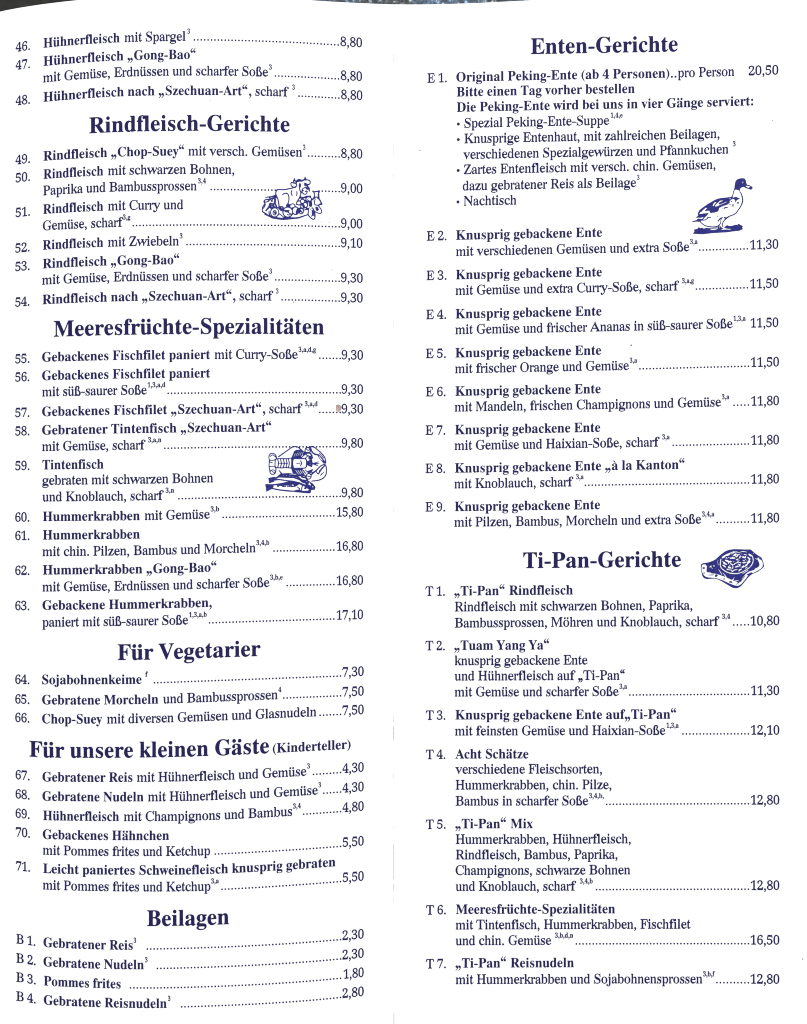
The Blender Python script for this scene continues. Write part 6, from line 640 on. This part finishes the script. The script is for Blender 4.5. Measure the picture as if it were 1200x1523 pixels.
entry(0, [(1408, [('n', 'B 1.', 24.0, 52.5), ('b', 'Gebratener Reis', 64.5, 197.5), ('s', '3', 198.5, 202.5), ('.', 218.0, 507.5), ('r', '2,30', 509.0, 541.0)])])
entry(0, [(1436.7, [('n', 'B 2.', 24.0, 53.0), ('b', 'Gebratene Nudeln', 64.5, 214.0), ('s', '3', 215.5, 219.5), ('.', 233.0, 507.5), ('r', '2,30', 509.0, 541.0)])])
entry(0, [(1465.3, [('n', 'B 3.', 24.0, 53.0), ('b', 'Pommes frites', 65.0, 179.5), ('.', 193.0, 507.5), ('r', '1,80', 511.0, 541.0)])])
entry(0, [(1493.7, [('n', 'B 4.', 24.0, 53.0), ('b', 'Gebratene Reisnudeln', 65.0, 248.0), ('s', '3', 249.5, 253.5), ('.', 269.0, 507.5), ('r', '2,80', 509.0, 541.0)])])
heading(1, 83, 'Enten-Gerichte', 789, 1007.8)
entry(1, [(121.7, [('n', 'E 1.', 635.5, 664.5), ('b', 'Original Peking-Ente (ab 4 Personen)', 678.5, 995.5), ('r', '..', 997.5, 1006.0), ('r', 'pro Person', 1008.0, 1092.0), ('r', '20,50', 1113.0, 1157.5)]),
    (143.7, [('b', 'Bitte einen Tag vorher bestellen', 679.0, 944.0)]),
    (166.5, [('b', 'Die Peking-Ente wird bei uns in vier Gänge serviert:', 679.0, 1120.2)]),
    (190.3, [('*', 681.5), ('r', 'Spezial Peking-Ente-Suppe', 690.3, 906.3), ('s', '1,4,e', 908.0, 926.0)]),
    (213.4, [('*', 681.5), ('r', 'Knusprige Entenhaut, mit zahlreichen Beilagen,', 690.3, 1070.0)]),
    (236.9, [('r', 'verschiedenen Spezialgewürzen und Pfannkuchen', 688.7, 1083.3), ('s', '3', 1089.5, 1094.0)]),
    (259.3, [('*', 681.3), ('r', 'Zartes Entenfleisch mit versch. chin. Gemüsen,', 689.5, 1064.0)]),
    (283.5, [('r', 'dazu gebratener Reis als Beilage', 688.0, 946.3), ('s', '3', 947.3, 951.0)]),
    (306.1, [('*', 681.0), ('r', 'Nachtisch', 689.5, 768.0)])])
entry(1, [(356.7, [('n', 'E 2.', 634.5, 664.0), ('b', 'Knusprig gebackene Ente', 678.0, 895.3)]),
    (380.7, [('r', 'mit verschiedenen Gemüsen und extra Soße', 678.0, 1025.3), ('s', '3,a', 1026.0, 1037.5), ('.', 1039.5, 1112.5), ('r', '11,30', 1115.5, 1157.5)])])
entry(1, [(415.5, [('n', 'E 3.', 634.0, 664.0), ('b', 'Knusprig gebackene Ente', 677.7, 895.0)]),
    (438.7, [('r', 'mit Gemüse und extra Curry-Soße, scharf', 677.3, 1010.0), ('s', '3,a,g', 1014.0, 1032.0), ('.', 1034.5, 1112.5), ('r', '11,50', 1115.5, 1157.5)])])
entry(1, [(473.7, [('n', 'E 4.', 633.5, 663.5), ('b', 'Knusprig gebackene Ente', 677.3, 894.5)]),
    (497, [('r', 'mit Gemüse und frischer Ananas in süß-saurer Soße', 677.0, 1089.7), ('s', '1,3,a', 1090.5, 1109.0), ('r', '11,50', 1116.0, 1157.5)])])
entry(1, [(531.7, [('n', 'E 5.', 633.0, 663.0), ('b', 'Knusprig gebackene Ente', 677.0, 894.0)]),
    (555, [('r', 'mit frischer Orange und Gemüse', 676.6, 935.5), ('s', '3,a', 936.2, 947.5), ('.', 950.5, 1114.0), ('r', '11,50', 1116.5, 1158.5)])])
entry(1, [(588.7, [('n', 'E 6.', 633.0, 662.7), ('b', 'Knusprig gebackene Ente', 677.0, 893.3)]),
    (612, [('r', 'mit Mandeln, frischen Champignons und Gemüse', 676.0, 1072.5), ('s', '3,a', 1073.2, 1084.5), ('.', 1090.5, 1114.0), ('r', '11,80', 1117.0, 1158.5)])])
entry(1, [(646, [('n', 'E 7.', 632.7, 662.3), ('b', 'Knusprig gebackene Ente', 676.5, 892.7)]),
    (669.2, [('r', 'mit Gemüse und Haixian-Soße, scharf', 675.8, 981.0), ('s', '3,a', 984.5, 996.0), ('.', 1000.0, 1114.0), ('r', '11,80', 1117.0, 1158.5)])])
entry(1, [(703, [('n', 'E 8.', 632.5, 662.0), ('b', 'Knusprig gebackene Ente „à la Kanton“', 676.3, 1018.0)]),
    (726.2, [('r', 'mit Knoblauch, scharf', 675.5, 852.7), ('s', '3,a', 856.5, 868.0), ('.', 869.5, 1114.0), ('r', '11,80', 1117.0, 1158.5)])])
entry(1, [(760.2, [('n', 'E 9.', 632.5, 662.0), ('b', 'Knusprig gebackene Ente', 676.0, 892.3)]),
    (783.2, [('r', 'mit Pilzen, Bambus, Morcheln und extra Soße', 675.5, 1043.0), ('s', '3,4,a', 1043.7, 1062.5), ('.', 1065.5, 1114.0), ('r', '11,80', 1117.0, 1158.8)])])
heading(1, 846, 'Ti-Pan-Gerichte', 778, 1012.5)
entry(1, [(885.7, [('n', 'T 1.', 632.5, 661.5), ('b', '„Ti-Pan“ Rindfleisch', 675.5, 852.0)]),
    (909.2, [('r', 'Rindfleisch mit schwarzen Bohnen, Paprika,', 676.0, 1029.7)]),
    (933.2, [('r', 'Bambussprossen, Möhren und Knoblauch, scharf', 676.0, 1070.0), ('s', '3,4', 1073.5, 1086.0), ('.', 1090.0, 1114.0), ('r', '10,80', 1116.0, 1159.0)])])
entry(1, [(966.7, [('n', 'T 2.', 632.5, 661.5), ('b', '„Tuam Yang Ya“', 675.5, 816.5)]),
    (989.2, [('r', 'knusprig gebackene Ente', 676.0, 874.0)]),
    (1012, [('r', 'und Hühnerfleisch auf „Ti-Pan“', 676.0, 929.0)]),
    (1035.7, [('r', 'mit Gemüse und scharfer Soße', 676.0, 920.2), ('s', '3,a', 921.0, 932.5), ('.', 935.5, 1114.0), ('r', '11,30', 1117.0, 1158.8)])])
entry(1, [(1070, [('n', 'T 3.', 633.0, 662.3), ('b', 'Knusprig gebackene Ente auf„Ti-Pan“', 677.0, 1005.5)]),
    (1093.7, [('r', 'mit feinsten Gemüse und Haixian-Soße', 676.5, 989.7), ('s', '1,3,a', 991.0, 1009.3), ('.', 1014.5, 1114.0), ('r', '12,10', 1116.5, 1159.0)])])
entry(1, [(1128.2, [('n', 'T 4.', 633.0, 662.3), ('b', 'Acht Schätze', 677.0, 785.8)]),
    (1150.7, [('r', 'verschiedene Fleischsorten,', 677.0, 895.3)]),
    (1174.2, [('r', 'Hummerkrabben, chin. Pilze,', 677.3, 909.3)]),
    (1198, [('r', 'Bambus in scharfer Soße', 677.3, 875.0), ('s', '3,4,b,', 875.8, 898.0), ('.', 901.0, 1114.0), ('r', '12,80', 1116.5, 1159.0)])])
entry(1, [(1232, [('n', 'T 5.', 633.0, 662.7), ('b', '„Ti-Pan“ Mix', 677.0, 792.5)]),
    (1255, [('r', 'Hummerkrabben, Hühnerfleisch,', 677.5, 938.0)]),
    (1278, [('r', 'Rindfleisch, Bambus, Paprika,', 677.5, 918.3)]),
    (1301.2, [('r', 'Champignons, schwarze Bohnen', 677.3, 937.3)]),
    (1325, [('r', 'und Knoblauch, scharf', 677.5, 857.0), ('s', '3,4,b', 862.0, 881.5), ('.', 886.0, 1114.0), ('r', '12,80', 1116.5, 1159.0)])])
entry(1, [(1359.2, [('n', 'T 6.', 633.3, 663.0), ('b', 'Meeresfrüchte-Spezialitäten', 677.7, 914.7)]),
    (1382.2, [('r', 'mit Tintenfisch, Hummerkrabben, Fischfilet', 677.5, 1027.2)]),
    (1405.7, [('r', 'und chin. Gemüse', 677.5, 820.0), ('s', '3,b,d,n', 825.0, 852.5), ('.', 856.0, 1114.0), ('r', '16,50', 1116.0, 1159.0)])])
entry(1, [(1439.2, [('n', 'T 7.', 633.3, 663.0), ('b', '„Ti-Pan“ Reisnudeln', 677.3, 853.5)]),
    (1463.5, [('r', 'mit Hummerkrabben und Sojabohnensprossen', 677.5, 1044.5), ('s', '3,b,f', 1045.3, 1063.0), ('.', 1065.0, 1114.0), ('r', '12,80', 1116.0, 1159.0)])])

# pictures
for key, side, lab in (('cow', 0, 'line drawing of a cow behind fruit and vegetables'),
                       ('lob', 0, 'line drawing of a lobster above two fish'),
                       ('duck', 1, 'drawing of a standing duck with a dark head'),
                       ('pan', 1, 'drawing of a filled iron plate on a wooden board')):
    p = Print()
    for pts, tri in tess(parse(PICTURES[key])):
        p.add([(x / 10, y / 10) for x, y in pts], tri)
    p.done('illustration', side, PICT, lab)

# shade of the fold painted as grey strips, then specks and a stain
def shade_strips(segs, m, side, name, width):
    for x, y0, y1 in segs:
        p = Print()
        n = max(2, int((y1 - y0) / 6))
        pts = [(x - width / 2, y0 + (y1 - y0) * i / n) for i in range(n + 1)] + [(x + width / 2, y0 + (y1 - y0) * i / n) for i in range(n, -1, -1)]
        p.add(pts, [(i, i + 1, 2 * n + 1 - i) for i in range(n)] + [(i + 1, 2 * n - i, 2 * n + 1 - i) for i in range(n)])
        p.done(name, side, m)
shade_strips([(585.4, 1080, 1101), (585.6, 1256, 1308), (585.7, 1314, 1325), (585.8, 1506, 1530)], GREY, 0, 'fold_shade_strip', 0.7)  # darker stretches of crease shade, painted as thin strips
shade_strips([(584.9, 80, 91), (585, 216, 232), (585, 257, 266), (584.8, 474, 488), (585.3, 756, 762), (585.4, 1065, 1076), (585.5, 1150, 1159), (585.5, 1229, 1232), (585.6, 1334, 1341)], PALE, 0, 'fold_shade_strip', 0.9)  # fainter stretches of the painted crease shade

def specks(side, lst):
    p = Print()
    rnd = random.Random(3)
    for x, y, r in lst:
        k = 7
        ph = rnd.random() * 6
        p.add([(x + r * (0.7 + 0.5 * rnd.random()) * math.cos(6.283 * i / k + ph), y - r * (0.7 + 0.5 * rnd.random()) * math.sin(6.283 * i / k + ph)) for i in range(k)],
              [(0, i + 1, i) for i in range(1, k - 1)])
    p.done('dust_specks', side, SPECK)['kind'] = 'stuff'
specks(0, [(312.3, 149.2, .8), (494, 400.6, .7), (477.5, 330.3, .8), (490.3, 330.4, .7), (397, 287.5, .7), (436.4, 449.6, 1.1), (448.7, 212.8, .7), (365.4, 518.6, .7)])
specks(1, [(624.3, 223.6, 1.1), (938.6, 513.6, 1.3), (1148.4, 179.4, .7), (1193.6, 1426.2, 1.0), (844.5, 705.6, .7)])
p = Print()
pts = [(503.3 + 4.3 * (1 + .12 * math.sin(3 * a + 1)) * math.cos(a), 607 - 5.8 * (1 + .1 * math.sin(2 * a + 2)) * math.sin(a)) for a in [6.28319 * i / 22 for i in range(22)]]
LIFT = 0.00003
p.add(pts, [(0, i + 1, i) for i in range(1, 21)])
p.done('food_stain', 0, STAIN, 'small brown stain beside the price 9,30')
